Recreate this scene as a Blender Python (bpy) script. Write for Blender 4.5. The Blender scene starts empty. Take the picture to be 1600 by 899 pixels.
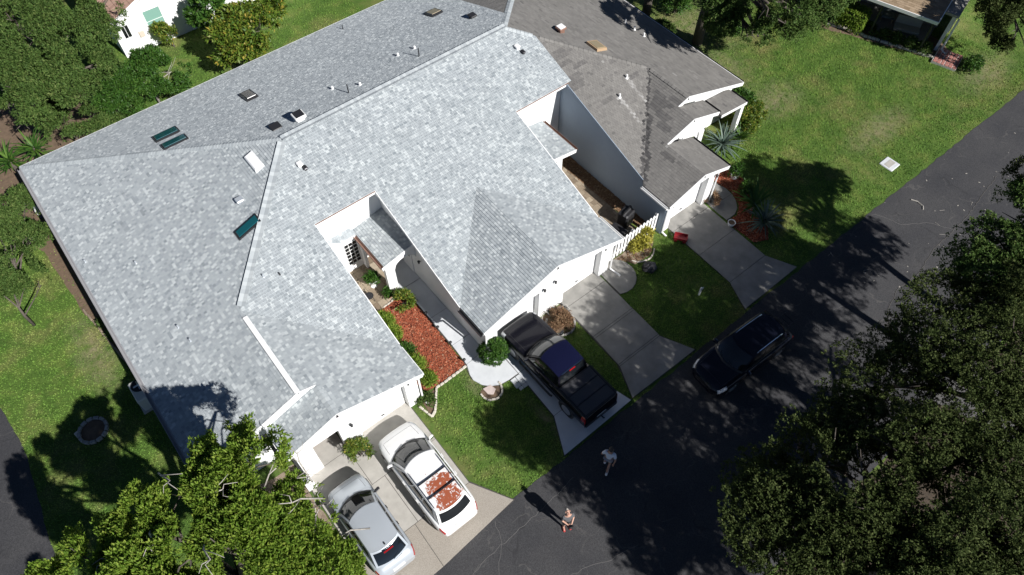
import bpy, bmesh, math, random
import numpy as np
from mathutils import Vector, Matrix
S = bpy.context.scene
C = S.collection
R_ = math.radians

# ---------------------------------------------------------------- camera, sky, sun, exposure
cam = bpy.data.cameras.new('camera'); camo = bpy.data.objects.new('camera', cam); C.objects.link(camo)
camo.location = (0, 0, 29); camo.rotation_euler = (R_(33.7), 0, R_(-38.73))
cam.sensor_width = 36; cam.lens = 25.386; cam.clip_start = .1; cam.clip_end = 2000
S.camera = camo
SUN = Vector((.175, -1, .78)).normalized()
EL = math.asin(SUN.z); AZ = math.atan2(SUN.x, SUN.y)
w = bpy.data.worlds.new('World'); S.world = w; w.use_nodes = True
nt = w.node_tree; bg = nt.nodes['Background']
sky = nt.nodes.new('ShaderNodeTexSky'); sky.sky_type = 'NISHITA'; sky.sun_disc = False
sky.sun_elevation = EL; sky.sun_rotation = AZ; sky.air_density = .42; sky.dust_density = .02; sky.ozone_density = 2.0
nt.links.new(sky.outputs[0], bg.inputs[0]); bg.inputs[1].default_value = .05
sl = bpy.data.lights.new('sun', 'SUN'); sl.energy = 5.0; sl.angle = R_(.53); sl.color = (1, .975, .945)
so = bpy.data.objects.new('sun', sl); C.objects.link(so); so.rotation_euler = (-SUN).to_track_quat('-Z', 'Y').to_euler()
so.location = (0, -20, 40)
S.view_settings.view_transform = 'Standard'; S.view_settings.look = 'None'
S.view_settings.exposure = 0.52; S.view_settings.gamma = 1

# ---------------------------------------------------------------- materials
MT = {}
def nodes(name):
    m = bpy.data.materials.new(name); m.use_nodes = True
    t = m.node_tree; b = t.nodes['Principled BSDF']
    return m, t, b, t.nodes.new, t.links.new
def c4(c): return (c[0], c[1], c[2], 1)
def M(name, col, rough=.6, metal=0, n=None, col2=None, bump=None, coat=0, spec=.5, detail=4):
    """plain or two-colour noise material; n=(scale, lo, hi); bump=(scale, strength)"""
    m, t, b, N, L = nodes(name)
    b.inputs['Roughness'].default_value = rough; b.inputs['Metallic'].default_value = metal
    b.inputs['Specular IOR Level'].default_value = spec; b.inputs['Coat Weight'].default_value = coat
    b.inputs['Coat Roughness'].default_value = .04
    b.inputs['Base Color'].default_value = c4(col)
    if n or bump:
        tc = N('ShaderNodeTexCoord')
    if n:
        nz = N('ShaderNodeTexNoise'); nz.inputs['Scale'].default_value = n[0]; nz.inputs['Detail'].default_value = detail
        nz.inputs['Roughness'].default_value = .65
        L(tc.outputs['Object'], nz.inputs['Vector'])
        r = N('ShaderNodeValToRGB'); r.color_ramp.elements[0].position = n[1]; r.color_ramp.elements[1].position = n[2]
        r.color_ramp.elements[0].color = c4(col); r.color_ramp.elements[1].color = c4(col2)
        L(nz.outputs['Fac'], r.inputs[0]); L(r.outputs[0], b.inputs['Base Color'])
    if bump:
        nb = N('ShaderNodeTexNoise'); nb.inputs['Scale'].default_value = bump[0]; nb.inputs['Detail'].default_value = 6
        L(tc.outputs['Object'], nb.inputs['Vector'])
        bp = N('ShaderNodeBump'); bp.inputs['Strength'].default_value = bump[1]; bp.inputs['Distance'].default_value = .02
        L(nb.outputs['Fac'], bp.inputs['Height']); L(bp.outputs[0], b.inputs['Normal'])
    MT[name] = m
    return m
def ramp_mat(name, stops, rough=.8, transl=0, grain=None, spec=.3):
    """colour from the per-face number 'tint'"""
    m, t, b, N, L = nodes(name)
    b.inputs['Roughness'].default_value = rough; b.inputs['Specular IOR Level'].default_value = spec
    a = N('ShaderNodeAttribute'); a.attribute_name = 'tint'
    r = N('ShaderNodeValToRGB'); e = r.color_ramp.elements
    e[0].position, e[0].color = stops[0][0], c4(stops[0][1]); e[1].position, e[1].color = stops[-1][0], c4(stops[-1][1])
    for p, c in stops[1:-1]:
        q = e.new(p); q.color = c4(c)
    L(a.outputs['Fac'], r.inputs[0])
    out = r.outputs[0]
    if grain:
        tc = N('ShaderNodeTexCoord'); nz = N('ShaderNodeTexNoise'); nz.inputs['Scale'].default_value = grain[0]; nz.inputs['Detail'].default_value = 5
        nz.inputs['Roughness'].default_value = .7
        L(tc.outputs['Object'], nz.inputs['Vector'])
        mr = N('ShaderNodeMapRange'); mr.inputs[1].default_value = .25; mr.inputs[2].default_value = .75
        mr.inputs[3].default_value = 1 - grain[1]; mr.inputs[4].default_value = 1 + grain[1]
        L(nz.outputs['Fac'], mr.inputs[0])
        mx = N('ShaderNodeMix'); mx.data_type = 'RGBA'; mx.blend_type = 'MULTIPLY'; mx.inputs[0].default_value = 1
        L(out, mx.inputs[6]); L(mr.outputs[0], mx.inputs[7]); out = mx.outputs[2]
    L(out, b.inputs['Base Color'])
    if transl:
        tr = N('ShaderNodeBsdfTranslucent'); L(out, tr.inputs[0])
        ms = N('ShaderNodeMixShader'); ms.inputs[0].default_value = transl
        L(b.outputs[0], ms.inputs[1]); L(tr.outputs[0], ms.inputs[2])
        L(ms.outputs[0], t.nodes['Material Output'].inputs[0])
    MT[name] = m
    return m

M('white_paint', (.80, .80, .79), .55, n=(1.3, .3, .8), col2=(.74, .745, .74))
M('white_trim', (.82, .82, .81), .45)
M('gutter_grey', (.30, .30, .31), .4)
M('gutter_white', (.80, .80, .79), .35)
M('rust_edge', (.20, .11, .08), .6)
M('party_wall_shade', (.27, .33, .40), .8, n=(.7, .3, .75), col2=(.235, .29, .36), bump=(30, .1))  # near-white wall; its bluish shade is put into the base colour
M('dark_void', (.015, .016, .018), .8)
M('asphalt', (.05, .05, .053), .85)
M('black_rubber', (.012, .012, .013), .75)
M('black_plastic', (.02, .02, .022), .5)
M('dark_metal', (.05, .05, .055), .4, .6)
M('chrome', (.75, .75, .76), .15, 1)
M('alloy', (.45, .46, .48), .3, .9)
M('glass_dark', (.008, .010, .012), .04, spec=.8)
M('glass_tinted', (.015, .022, .026), .05, spec=.7)
M('skylight_glass', (.008, .075, .09), .06, spec=.8)
M('skylight_smoked', (.05, .045, .04), .15, spec=.6)
M('skylight_tan', (.26, .21, .13), .3)
M('skylight_white', (.85, .85, .85), .3)
M('paint_white', (.78, .78, .77), .35, coat=.8)
M('paint_silver', (.44, .475, .51), .3, .25, coat=.6)
M('paint_navy', (.006, .007, .026), .2, 0, coat=.5, spec=.3)
M('paint_black', (.006, .006, .010), .2, 0, coat=.12, spec=.15)
M('paint_darkblue', (.006, .007, .014), .25, 0, coat=.3, spec=.25)
M('tonneau', (.055, .057, .062), .55, n=(40, .3, .7), col2=(.04, .04, .045))
M('red_lens', (.35, .008, .01), .15, coat=.6)
M('clear_lens', (.55, .57, .6), .1, coat=.6)
M('plate', (.7, .7, .68), .5)
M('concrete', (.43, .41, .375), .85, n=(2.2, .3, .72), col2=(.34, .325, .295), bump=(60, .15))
M('concrete_aggregate', (.40, .365, .315), .9, n=(38, .35, .65), col2=(.25, .22, .185), bump=(70, .5))
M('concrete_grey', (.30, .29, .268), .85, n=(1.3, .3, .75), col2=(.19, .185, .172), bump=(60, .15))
M('concrete_painted', (.61, .63, .645), .7, n=(2, .3, .75), col2=(.52, .54, .56), bump=(50, .1))
M('joint', (.07, .065, .06), .95)
M('soil', (.17, .115, .075), .95, n=(5, .3, .7), col2=(.10, .07, .045), bump=(18, .8))
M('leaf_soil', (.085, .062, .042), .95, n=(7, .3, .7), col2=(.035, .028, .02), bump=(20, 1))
M('sandy_soil', (.30, .24, .18), .95, n=(6, .3, .7), col2=(.17, .125, .09), bump=(18, .8))
M('mulch_base', (.20, .045, .022), .95, n=(14, .3, .7), col2=(.10, .03, .02), bump=(20, 1))
M('bark', (.12, .10, .082), .9, n=(9, .3, .7), col2=(.055, .046, .038), bump=(14, .9))
M('bark_pale', (.46, .43, .39), .85, n=(8, .3, .7), col2=(.27, .25, .22), bump=(14, .6))
M('terracotta', (.42, .17, .10), .8)
M('ceramic_white', (.8, .8, .78), .35)
M('limestone', (.62, .58, .5), .85, n=(9, .3, .7), col2=(.45, .41, .35), bump=(30, .4))
M('grey_stone', (.35, .34, .32), .85, n=(9, .3, .7), col2=(.24, .23, .21), bump=(30, .4))
M('slate_stone', (.55, .47, .43), .85, n=(9, .3, .7), col2=(.46, .38, .35))
M('ac_beige', (.50, .50, .48), .5)
M('brick_pink', (.38, .17, .14), .85, n=(12, .3, .7), col2=(.30, .12, .10))
M('mortar_white', (.62, .58, .54), .9)
M('red_plastic', (.22, .012, .018), .45)
M('skin', (.50, .29, .21), .55); M('skin2', (.42, .23, .16), .55)
M('cloth_grey', (.09, .09, .095), .9); M('cloth_dark', (.025, .025, .03), .9)
M('cloth_white', (.66, .69, .76), .9); M('cloth_khaki', (.30, .30, .32), .9); M('cloth_red', (.35, .03, .03), .8)
M('hair_dark', (.03, .022, .018), .6); M('hair_grey', (.33, .30, .27), .7)
M('wood_tan', (.40, .28, .17), .6); M('cushion', (.34, .33, .27), .9); M('cushion_green', (.16, .19, .17), .9)
M('door_white', (.70, .71, .72), .4)
M('garage_door', (.77, .77, .76), .4)
M('pane_green', (.20, .36, .30), .1, spec=.6)
M('interior_beige', (.55, .48, .40), .9)
M('pebble_pale', (.30, .28, .25), .9)
M('old_asphalt', (.11, .108, .104), .9, n=(4, .3, .7), col2=(.08, .078, .075))
M('crack_grey', (.13, .125, .12), .9)
M('skylight_frame', (.62, .63, .64), .4)
M('pebble', (.16, .12, .085), .9)

# asphalt with cracks, seams and light wear
def asphalt():
    m, t, b, N, L = nodes('asphalt_road'); b.inputs['Roughness'].default_value = .82
    tc = N('ShaderNodeTexCoord')
    n1 = N('ShaderNodeTexNoise'); n1.inputs['Scale'].default_value = .45; n1.inputs['Detail'].default_value = 6
    n2 = N('ShaderNodeTexNoise'); n2.inputs['Scale'].default_value = 24; n2.inputs['Detail'].default_value = 6; n2.inputs['Roughness'].default_value = .8
    n3 = N('ShaderNodeTexNoise'); n3.inputs['Scale'].default_value = 1.1; n3.inputs['Detail'].default_value = 3
    for q in (n1, n2, n3): L(tc.outputs['Object'], q.inputs['Vector'])
    r1 = N('ShaderNodeValToRGB'); e = r1.color_ramp.elements
    e[0].position = .3; e[0].color = (.030, .031, .036, 1); e[1].position = .72; e[1].color = (.050, .050, .053, 1)
    L(n1.outputs['Fac'], r1.inputs[0])
    r2 = N('ShaderNodeValToRGB'); e = r2.color_ramp.elements
    e[0].position = .38; e[0].color = (.5, .5, .5, 1); e[1].position = .68; e[1].color = (1.75, 1.7, 1.62, 1)
    L(n2.outputs['Fac'], r2.inputs[0])
    mu = N('ShaderNodeMix'); mu.data_type = 'RGBA'; mu.blend_type = 'MULTIPLY'; mu.inputs[0].default_value = 1
    L(r1.outputs[0], mu.inputs[6]); L(r2.outputs[0], mu.inputs[7])
    # cracks: cell borders of a warped voronoi
    wv = N('ShaderNodeVectorMath'); wv.operation = 'SCALE'; wv.inputs['Scale'].default_value = 1.3
    L(n3.outputs['Color'], wv.inputs[0])
    ad = N('ShaderNodeVectorMath'); ad.operation = 'ADD'; L(tc.outputs['Object'], ad.inputs[0]); L(wv.outputs[0], ad.inputs[1])
    prev = mu.outputs[2]
    for sc, wd, colr in ((.22, .008, (.016, .016, .018)), (.43, .007, (.095, .09, .085))):
        vo = N('ShaderNodeTexVoronoi'); vo.feature = 'DISTANCE_TO_EDGE'; vo.inputs['Scale'].default_value = sc
        L(ad.outputs[0], vo.inputs['Vector'])
        mr = N('ShaderNodeMapRange'); mr.inputs[1].default_value = wd * .5; mr.inputs[2].default_value = wd * 1.6
        mr.inputs[3].default_value = .55; mr.inputs[4].default_value = 0
        L(vo.outputs['Distance'], mr.inputs[0])
        mm = N('ShaderNodeMath'); mm.operation = 'MULTIPLY'
        nq = N('ShaderNodeTexNoise'); nq.inputs['Scale'].default_value = .8 + sc; L(tc.outputs['Object'], nq.inputs['Vector'])
        cr = N('ShaderNodeMapRange'); cr.inputs[1].default_value = .42; cr.inputs[2].default_value = .58; L(nq.outputs['Fac'], cr.inputs[0])
        L(mr.outputs[0], mm.inputs[0]); L(cr.outputs[0], mm.inputs[1])
        mx = N('ShaderNodeMix'); mx.data_type = 'RGBA'; mx.inputs[7].default_value = c4(colr)
        L(mm.outputs[0], mx.inputs[0]); L(prev, mx.inputs[6]); prev = mx.outputs[2]
    L(prev, b.inputs['Base Color'])
    bp = N('ShaderNodeBump'); bp.inputs['Strength'].default_value = .5; bp.inputs['Distance'].default_value = .01
    L(n2.outputs['Fac'], bp.inputs['Height']); L(bp.outputs[0], b.inputs['Normal'])
    MT['asphalt_road'] = m
asphalt()
# grass colour shared by the soil sheet and the blades: patches of green, yellow and straw
WORN = [(32.3, 15.8, 2.4, 1.7), (31.5, 19.6, 2.6, 3.2), (33.5, 23.5, 4, 4), (30.6, 17.6, 1.6, 1.2), (7.6, 12.2, .5, .9), (9.0, 8.8, .35, 1.6), (35, 10.5, 3, 1.2), (-5.0, 24, 1.0, 3), (44, 9.5, 3, 1.5)]
def grass_mat(name, gain):
    m, t, b, N, L = nodes(name); b.inputs['Roughness'].default_value = .8; b.inputs['Specular IOR Level'].default_value = .2
    tc = N('ShaderNodeTexCoord')
    def nz(s, d=5, r=.6):
        q = N('ShaderNodeTexNoise'); q.inputs['Scale'].default_value = s; q.inputs['Detail'].default_value = d; q.inputs['Roughness'].default_value = r
        L(tc.outputs['Object'], q.inputs['Vector']); return q.outputs['Fac']
    def ramp(f, *st):
        r = N('ShaderNodeValToRGB'); e = r.color_ramp.elements
        e[0].position, e[0].color = st[0][0], c4(st[0][1]); e[1].position, e[1].color = st[-1][0], c4(st[-1][1])
        for p, c in st[1:-1]: e.new(p).color = c4(c)
        L(f, r.inputs[0]); return r.outputs[0]
    g = lambda *c: tuple(x * gain for x in c)
    base = ramp(nz(.9), (.3, g(.052, .106, .020)), (.52, g(.080, .140, .028)), (.7, g(.132, .172, .046)))
    dry = ramp(nz(.33, 6, .7), (.5, (0, 0, 0)), (.72, (1, 1, 1)))
    mx = N('ShaderNodeMix'); mx.data_type = 'RGBA'; mx.inputs[7].default_value = c4(g(.21, .175, .085))
    ml = N('ShaderNodeMath'); ml.operation = 'MULTIPLY'; ml.inputs[1].default_value = .6
    L(dry, ml.inputs[0]); L(ml.outputs[0], mx.inputs[0]); L(base, mx.inputs[6])
    acc = None                                   # worn, sandy places in the turf
    for (wx, wy, rx, ry) in WORN:
        mp = N('ShaderNodeMapping'); mp.inputs['Location'].default_value = (-wx / rx, -wy / ry, 0); mp.inputs['Scale'].default_value = (1 / rx, 1 / ry, 0)
        L(tc.outputs['Object'], mp.inputs[0]); ln = N('ShaderNodeVectorMath'); ln.operation = 'LENGTH'; L(mp.outputs[0], ln.inputs[0])
        q = N('ShaderNodeMapRange'); q.inputs[1].default_value = 1.1; q.inputs[2].default_value = .1; L(ln.outputs['Value'], q.inputs[0])
        if acc is None: acc = q.outputs[0]
        else:
            k = N('ShaderNodeMath'); k.operation = 'MAXIMUM'; L(acc, k.inputs[0]); L(q.outputs[0], k.inputs[1]); acc = k.outputs[0]
    k = N('ShaderNodeMath'); k.operation = 'MULTIPLY'; L(acc, k.inputs[0]); L(ramp(nz(2.2, 7, .75), (.36, (.0, .0, .0)), (.66, (.8, .8, .8))), k.inputs[1])
    mw = N('ShaderNodeMix'); mw.data_type = 'RGBA'; mw.inputs[7].default_value = (.27, .225, .16, 1); L(k.outputs[0], mw.inputs[0]); L(mx.outputs[2], mw.inputs[6]); mx = mw
    fine = ramp(nz(16, 4, .8), (.3, (.6, .62, .55)), (.7, (1.35, 1.3, 1.2)))
    mu = N('ShaderNodeMix'); mu.data_type = 'RGBA'; mu.blend_type = 'MULTIPLY'; mu.inputs[0].default_value = 1
    L(mx.outputs[2], mu.inputs[6]); L(fine, mu.inputs[7]); L(mu.outputs[2], b.inputs['Base Color'])
    if name == 'grass_blade':
        tr = N('ShaderNodeBsdfTranslucent'); L(mu.outputs[2], tr.inputs[0])
        ms = N('ShaderNodeMixShader'); ms.inputs[0].default_value = .3
        L(b.outputs[0], ms.inputs[1]); L(tr.outputs[0], ms.inputs[2]); L(ms.outputs[0], t.nodes['Material Output'].inputs[0])
    MT[name] = m
grass_mat('grass_ground', .95); grass_mat('grass_blade', 2.05)
ramp_mat('shingle_grey', [(0, (.22, .248, .266)), (.3, (.305, .333, .35)), (.6, (.36, .39, .405)), (1, (.49, .522, .528))], .88, grain=(.8, .06))
ramp_mat('shingle_brown', [(0, (.035, .034, .034)), (.12, (.088, .085, .084)), (.3, (.148, .142, .135)), (.65, (.18, .173, .162)), (.9, (.21, .202, .19)), (1, (.33, .325, .315))], .9, grain=(.9, .12))
ramp_mat('shingle_tan', [(0, (.22, .16, .10)), (1, (.33, .25, .17))], .9, grain=(2, .15))
ramp_mat('tile_pink', [(0, (.28, .17, .13)), (1, (.42, .28, .22))], .85, grain=(2, .15))
ramp_mat('mulch_red', [(0, (.11, .035, .022)), (.5, (.33, .08, .038)), (.8, (.42, .15, .08)), (1, (.45, .30, .20))], .9)
ramp_mat('paver_tan', [(0, (.20, .155, .11)), (.5, (.29, .235, .17)), (1, (.38, .32, .24))], .85, grain=(9, .2))
ramp_mat('leaf_bright', [(0, (.075, .15, .014)), (.5, (.185, .295, .036)), (1, (.33, .40, .07))], .6, transl=.46, spec=.2)
ramp_mat('leaf_oak', [(0, (.028, .046, .010)), (.6, (.066, .090, .026)), (1, (.122, .145, .05))], .7, transl=.28, spec=.12)
ramp_mat('leaf_mid', [(0, (.04, .08, .018)), (.6, (.082, .142, .032)), (1, (.16, .205, .062))], .65, transl=.26, spec=.15)
ramp_mat('leaf_green', [(0, (.025, .07, .010)), (.6, (.05, .125, .018)), (1, (.10, .18, .03))], .5, transl=.25)
ramp_mat('leaf_yellow', [(0, (.05, .11, .012)), (.5, (.10, .165, .02)), (.8, (.19, .21, .03)), (1, (.36, .28, .05))], .5, transl=.25)
ramp_mat('leaf_gold', [(0, (.16, .17, .02)), (.5, (.38, .35, .05)), (1, (.55, .50, .12))], .5, transl=.25)
ramp_mat('leaf_blue', [(0, (.06, .10, .08)), (1, (.14, .19, .15))], .5, transl=.1)
ramp_mat('leaf_dry', [(0, (.10, .05, .03)), (.6, (.22, .13, .07)), (1, (.34, .25, .15))], .8, transl=.1)
# ---------------------------------------------------------------- helpers
WM = {}
def wm(o): return WM.get(o.name, Matrix.Identity(4)) if o else Matrix.Identity(4)
def tag(o, label=None, cat=None, group=None, kind=None):
    if label: o['label'] = label
    if cat: o['category'] = cat
    if group: o['group'] = group
    if kind: o['kind'] = kind
    return o
def thing(name, label, cat, loc=(0, 0, 0), rz=0, group=None, kind=None):
    o = bpy.data.objects.new(name, None); C.objects.link(o); o.empty_display_size = .2
    o.location = loc; o.rotation_euler = (0, 0, rz)
    WM[o.name] = Matrix.Translation(loc) @ Matrix.Rotation(rz, 4, 'Z')
    return tag(o, label, cat, group, kind)
def copy_tree(o, parent=None, loc=None, rz=None):
    c = o.copy(); C.objects.link(c)
    if parent: c.parent = parent
    if loc is not None: c.location = loc
    if rz is not None: c.rotation_euler = (0, 0, rz)
    for ch in [q for q in bpy.data.objects if q.parent == o]: copy_tree(ch, c)
    return c
class MB:
    """collects shapes in world metres (or in local metres when local=True at build time)"""
    def __init__(s): s.v = []; s.f = []; s.t = []
    def add(s, vs, fs, tint=None):
        k = len(s.v); s.v += [tuple(p) for p in vs]
        s.f += [tuple(i + k for i in f) for f in fs]
        if tint is not None: s.t += [tint] * len(fs)
        return s
    def box(s, x0, y0, z0, x1, y1, z1, **k):
        v = [(x0, y0, z0), (x1, y0, z0), (x1, y1, z0), (x0, y1, z0), (x0, y0, z1), (x1, y0, z1), (x1, y1, z1), (x0, y1, z1)]
        return s.add(v, [(0, 3, 2, 1), (4, 5, 6, 7), (0, 1, 5, 4), (1, 2, 6, 5), (2, 3, 7, 6), (3, 0, 4, 7)], **k)
    def obox(s, c, sz, M_=None, bev=0, **k):
        """box of size sz about c turned by matrix M_; bev chamfers the four upright edges and the top"""
        hx, hy, hz = sz[0] / 2, sz[1] / 2, sz[2] / 2
        if bev:
            b = bev; ring = [(-hx + b, -hy), (hx - b, -hy), (hx, -hy + b), (hx, hy - b), (hx - b, hy), (-hx + b, hy), (-hx, hy - b), (-hx, -hy + b)]
            f = 1 - b / max(hx, hy)
            v = [(x, y, -hz) for x, y in ring] + [(x, y, hz - b) for x, y in ring] + [(x * f, y * f, hz) for x, y in ring]
            fs = [tuple(range(7, -1, -1)), tuple(range(16, 24))]
            for i in range(8):
                j = (i + 1) % 8
                fs += [(i, j, 8 + j, 8 + i), (8 + i, 8 + j, 16 + j, 16 + i)]
        else:
            v = [(x, y, z) for z in (-hz, hz) for x, y in ((-hx, -hy), (hx, -hy), (hx, hy), (-hx, hy))]
            fs = [(0, 3, 2, 1), (4, 5, 6, 7), (0, 1, 5, 4), (1, 2, 6, 5), (2, 3, 7, 6), (3, 0, 4, 7)]
        M3 = M_.to_3x3() if M_ else Matrix.Identity(3)
        c = Vector(c)
        return s.add([c + M3 @ Vector(p) for p in v], fs, **k)
    def extrude(s, poly, d, **k):
        """solid from a planar polygon swept along d"""
        n = len(poly); P_ = [Vector(p) for p in poly]; d = Vector(d)
        nrm = Vector((0, 0, 0))
        for i in range(n): nrm += P_[i].cross(P_[(i + 1) % n])
        if nrm.dot(d) > 0: P_ = P_[::-1]
        v = P_ + [p + d for p in P_]
        fs = [tuple(range(n)), tuple(range(2 * n - 1, n - 1, -1))]
        fs += [(i, i + n, (i + 1) % n + n, (i + 1) % n) for i in range(n)]
        return s.add(v, fs, **k)
    def slab(s, poly, z0, z1, **k): return s.extrude([(x, y, z0) for x, y in poly], (0, 0, z1 - z0), **k)
    def beam(s, a, b, wd, ht, up=(0, 0, 1), drop=True, **k):
        """bar from a to b, wd wide, hanging ht below the line (or centred on it)"""
        a = Vector(a); b = Vector(b); d = (b - a).normalized(); up = Vector(up)
        sd = d.cross(up).normalized(); uu = sd.cross(d).normalized()
        lo, hi = (-ht, 0) if drop else (-ht / 2, ht / 2)
        v = [p + sd * q + uu * r for p in (a, b) for q, r in ((-wd / 2, lo), (wd / 2, lo), (wd / 2, hi), (-wd / 2, hi))]
        return s.add(v, [(0, 1, 2, 3), (7, 6, 5, 4), (0, 4, 5, 1), (1, 5, 6, 2), (2, 6, 7, 3), (3, 7, 4, 0)], **k)
    def tube(s, pts, rad, n=6, **k):
        pts = [Vector(p) for p in pts]
        if not hasattr(rad, '__len__'): rad = [rad] * len(pts)
        v = []; fs = []
        ref = Vector((.31, .47, .83))
        for i, p in enumerate(pts):
            d = (pts[min(i + 1, len(pts) - 1)] - pts[max(i - 1, 0)]).normalized()
            a = d.cross(ref)
            if a.length < .05: a = d.cross(Vector((1, 0, 0)))
            a.normalize(); b = d.cross(a)
            v += [p + (a * math.cos(2 * math.pi * j / n) + b * math.sin(2 * math.pi * j / n)) * rad[i] for j in range(n)]
        for i in range(len(pts) - 1):
            for j in range(n):
                q = (j + 1) % n
                fs.append((i * n + j, i * n + q, (i + 1) * n + q, (i + 1) * n + j))
        fs += [tuple(range(n - 1, -1, -1)), tuple(range((len(pts) - 1) * n, len(pts) * n))]
        return s.add(v, fs, **k)
    def lathe(s, c, prof, n=14, M_=None, **k):
        """prof = [(radius, height)...] about the z axis at c"""
        M3 = M_.to_3x3() if M_ else Matrix.Identity(3); c = Vector(c)
        v = [c + M3 @ Vector((r * math.cos(2 * math.pi * j / n), r * math.sin(2 * math.pi * j / n), z)) for r, z in prof for j in range(n)]
        fs = [(i * n + j, i * n + (j + 1) % n, (i + 1) * n + (j + 1) % n, (i + 1) * n + j) for i in range(len(prof) - 1) for j in range(n)]
        fs += [tuple(range(n - 1, -1, -1)), tuple(range((len(prof) - 1) * n, len(prof) * n))]
        return s.add(v, fs, **k)
    def grid(s, rows, **k):
        """skin over rows of points"""
        m = len(rows[0]); v = [p for r in rows for p in r]
        return s.add(v, [(i * m + j, i * m + j + 1, (i + 1) * m + j + 1, (i + 1) * m + j) for i in range(len(rows) - 1) for j in range(m - 1)], **k)
    def roofbox(s, zf, x0, y0, x1, y1, h0, h1, inset=0, **k):
        """box lying on a roof slope, heights h0..h1 above it"""
        q = [(x0, y0), (x1, y0), (x1, y1), (x0, y1)]; i = inset
        q2 = [(x0 + i, y0 + i), (x1 - i, y0 + i), (x1 - i, y1 - i), (x0 + i, y1 - i)]
        v = [(x, y, zf(x, y) + h0) for x, y in q] + [(x, y, zf(x, y) + h1) for x, y in q2]
        return s.add(v, [(0, 3, 2, 1), (4, 5, 6, 7), (0, 1, 5, 4), (1, 2, 6, 5), (2, 3, 7, 6), (3, 0, 4, 7)], **k)
    def build(s, name, mat, parent=None, origin=None, smooth=False, local=False, label=None, kind=None, rz=0):
        me = bpy.data.meshes.new(name)
        v = s.v
        M0 = None
        if parent is not None:
            if not local: M0 = wm(parent).inverted()
        elif origin is not None and not local:
            M0 = (Matrix.Translation(origin) @ Matrix.Rotation(rz, 4, 'Z')).inverted()
        if M0 is not None: v = [M0 @ Vector(p) for p in v]
        me.from_pydata([tuple(p) for p in v], [], s.f)
        if s.t:
            a = me.attributes.new('tint', 'FLOAT', 'FACE'); a.data.foreach_set('value', s.t)
        me.materials.append(MT[mat])
        if smooth: me.shade_smooth()
        me.update()
        o = bpy.data.objects.new(name, me); C.objects.link(o)
        if parent is not None: o.parent = parent; WM[o.name] = wm(parent)
        elif origin is not None:
            o.location = origin; o.rotation_euler = (0, 0, rz); WM[o.name] = Matrix.Translation(origin) @ Matrix.Rotation(rz, 4, 'Z')
        if label: o['label'] = label
        if kind: o['kind'] = kind
        return o
def fast_mesh(name, V, F, tint, mat, parent=None, origin=(0, 0, 0), kind=None):
    """V (N,3) world points, F (M,k) faces of k corners"""
    me = bpy.data.meshes.new(name); V = np.asarray(V, np.float32) - np.asarray(origin, np.float32); F = np.asarray(F, np.int32)
    k = F.shape[1]
    me.vertices.add(len(V)); me.vertices.foreach_set('co', V.ravel())
    me.loops.add(F.size); me.loops.foreach_set('vertex_index', F.ravel())
    me.polygons.add(len(F)); me.polygons.foreach_set('loop_start', np.arange(0, F.size, k, dtype=np.int32))
    if tint is not None:
        a = me.attributes.new('tint', 'FLOAT', 'FACE'); a.data.foreach_set('value', np.asarray(tint, np.float32))
    me.materials.append(MT[mat]); me.update(calc_edges=True)
    o = bpy.data.objects.new(name, me); C.objects.link(o)
    if parent is not None: o.parent = parent; WM[o.name] = wm(parent)
    else: o.location = origin
    if kind: o['kind'] = kind
    return o
def RX(a): return Matrix.Rotation(a, 4, 'X')
def RY(a): return Matrix.Rotation(a, 4, 'Y')
def RZ(a): return Matrix.Rotation(a, 4, 'Z')

# ---- plants
def unit(a): return a / (np.linalg.norm(a, axis=-1, keepdims=True) + 1e-9)
def field(p, s, seed):
    """cheap smooth noise in [-1,1]"""
    r = np.random.RandomState(seed); o = np.zeros(len(p))
    for i in range(5):
        k = r.normal(size=3); k = k / np.linalg.norm(k) * s * (1 + .5 * i); o += np.sin(p @ k + r.rand() * 6.28) / (1 + .35 * i)
    return o / 2.4
def leaves(centres, outw, per, L, Wd, rs, spread=1.0, up=.35, lift=0.0, flat=.5):
    """rosettes of folded diamond leaves round twig ends: (V,F,tint)"""
    n = len(centres); c = np.repeat(centres, per, 0); ow = np.repeat(outw, per, 0)
    ax = unit(ow * .55 + rs.normal(size=c.shape) * .6 * spread + np.array([0, 0, up]) * .6)
    nn = unit(ow * .5 + np.array([0, 0, flat * 1.6]) + rs.normal(size=c.shape) * .45)
    sd = unit(np.cross(ax, nn)); nn = np.cross(sd, ax)
    ln = L * rs.uniform(.65, 1.25, (len(c), 1)); wd = Wd * rs.uniform(.75, 1.2, (len(c), 1))
    b = c + ax * ln * .12 + rs.normal(size=c.shape) * L * .28
    tip = b + ax * ln - nn * ln * .12
    mid = b + ax * ln * .48 + nn * ln * .04
    V = np.stack([b, mid + sd * wd / 2 + nn * wd * .12, tip, mid - sd * wd / 2 + nn * wd * .12], 1).reshape(-1, 3)
    F = np.arange(len(V)).reshape(-1, 4)
    t = np.clip(np.repeat(rs.normal(.5, .16, n), per) + rs.normal(0, .16, len(c)), 0, 1)
    return V, F, t
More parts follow.
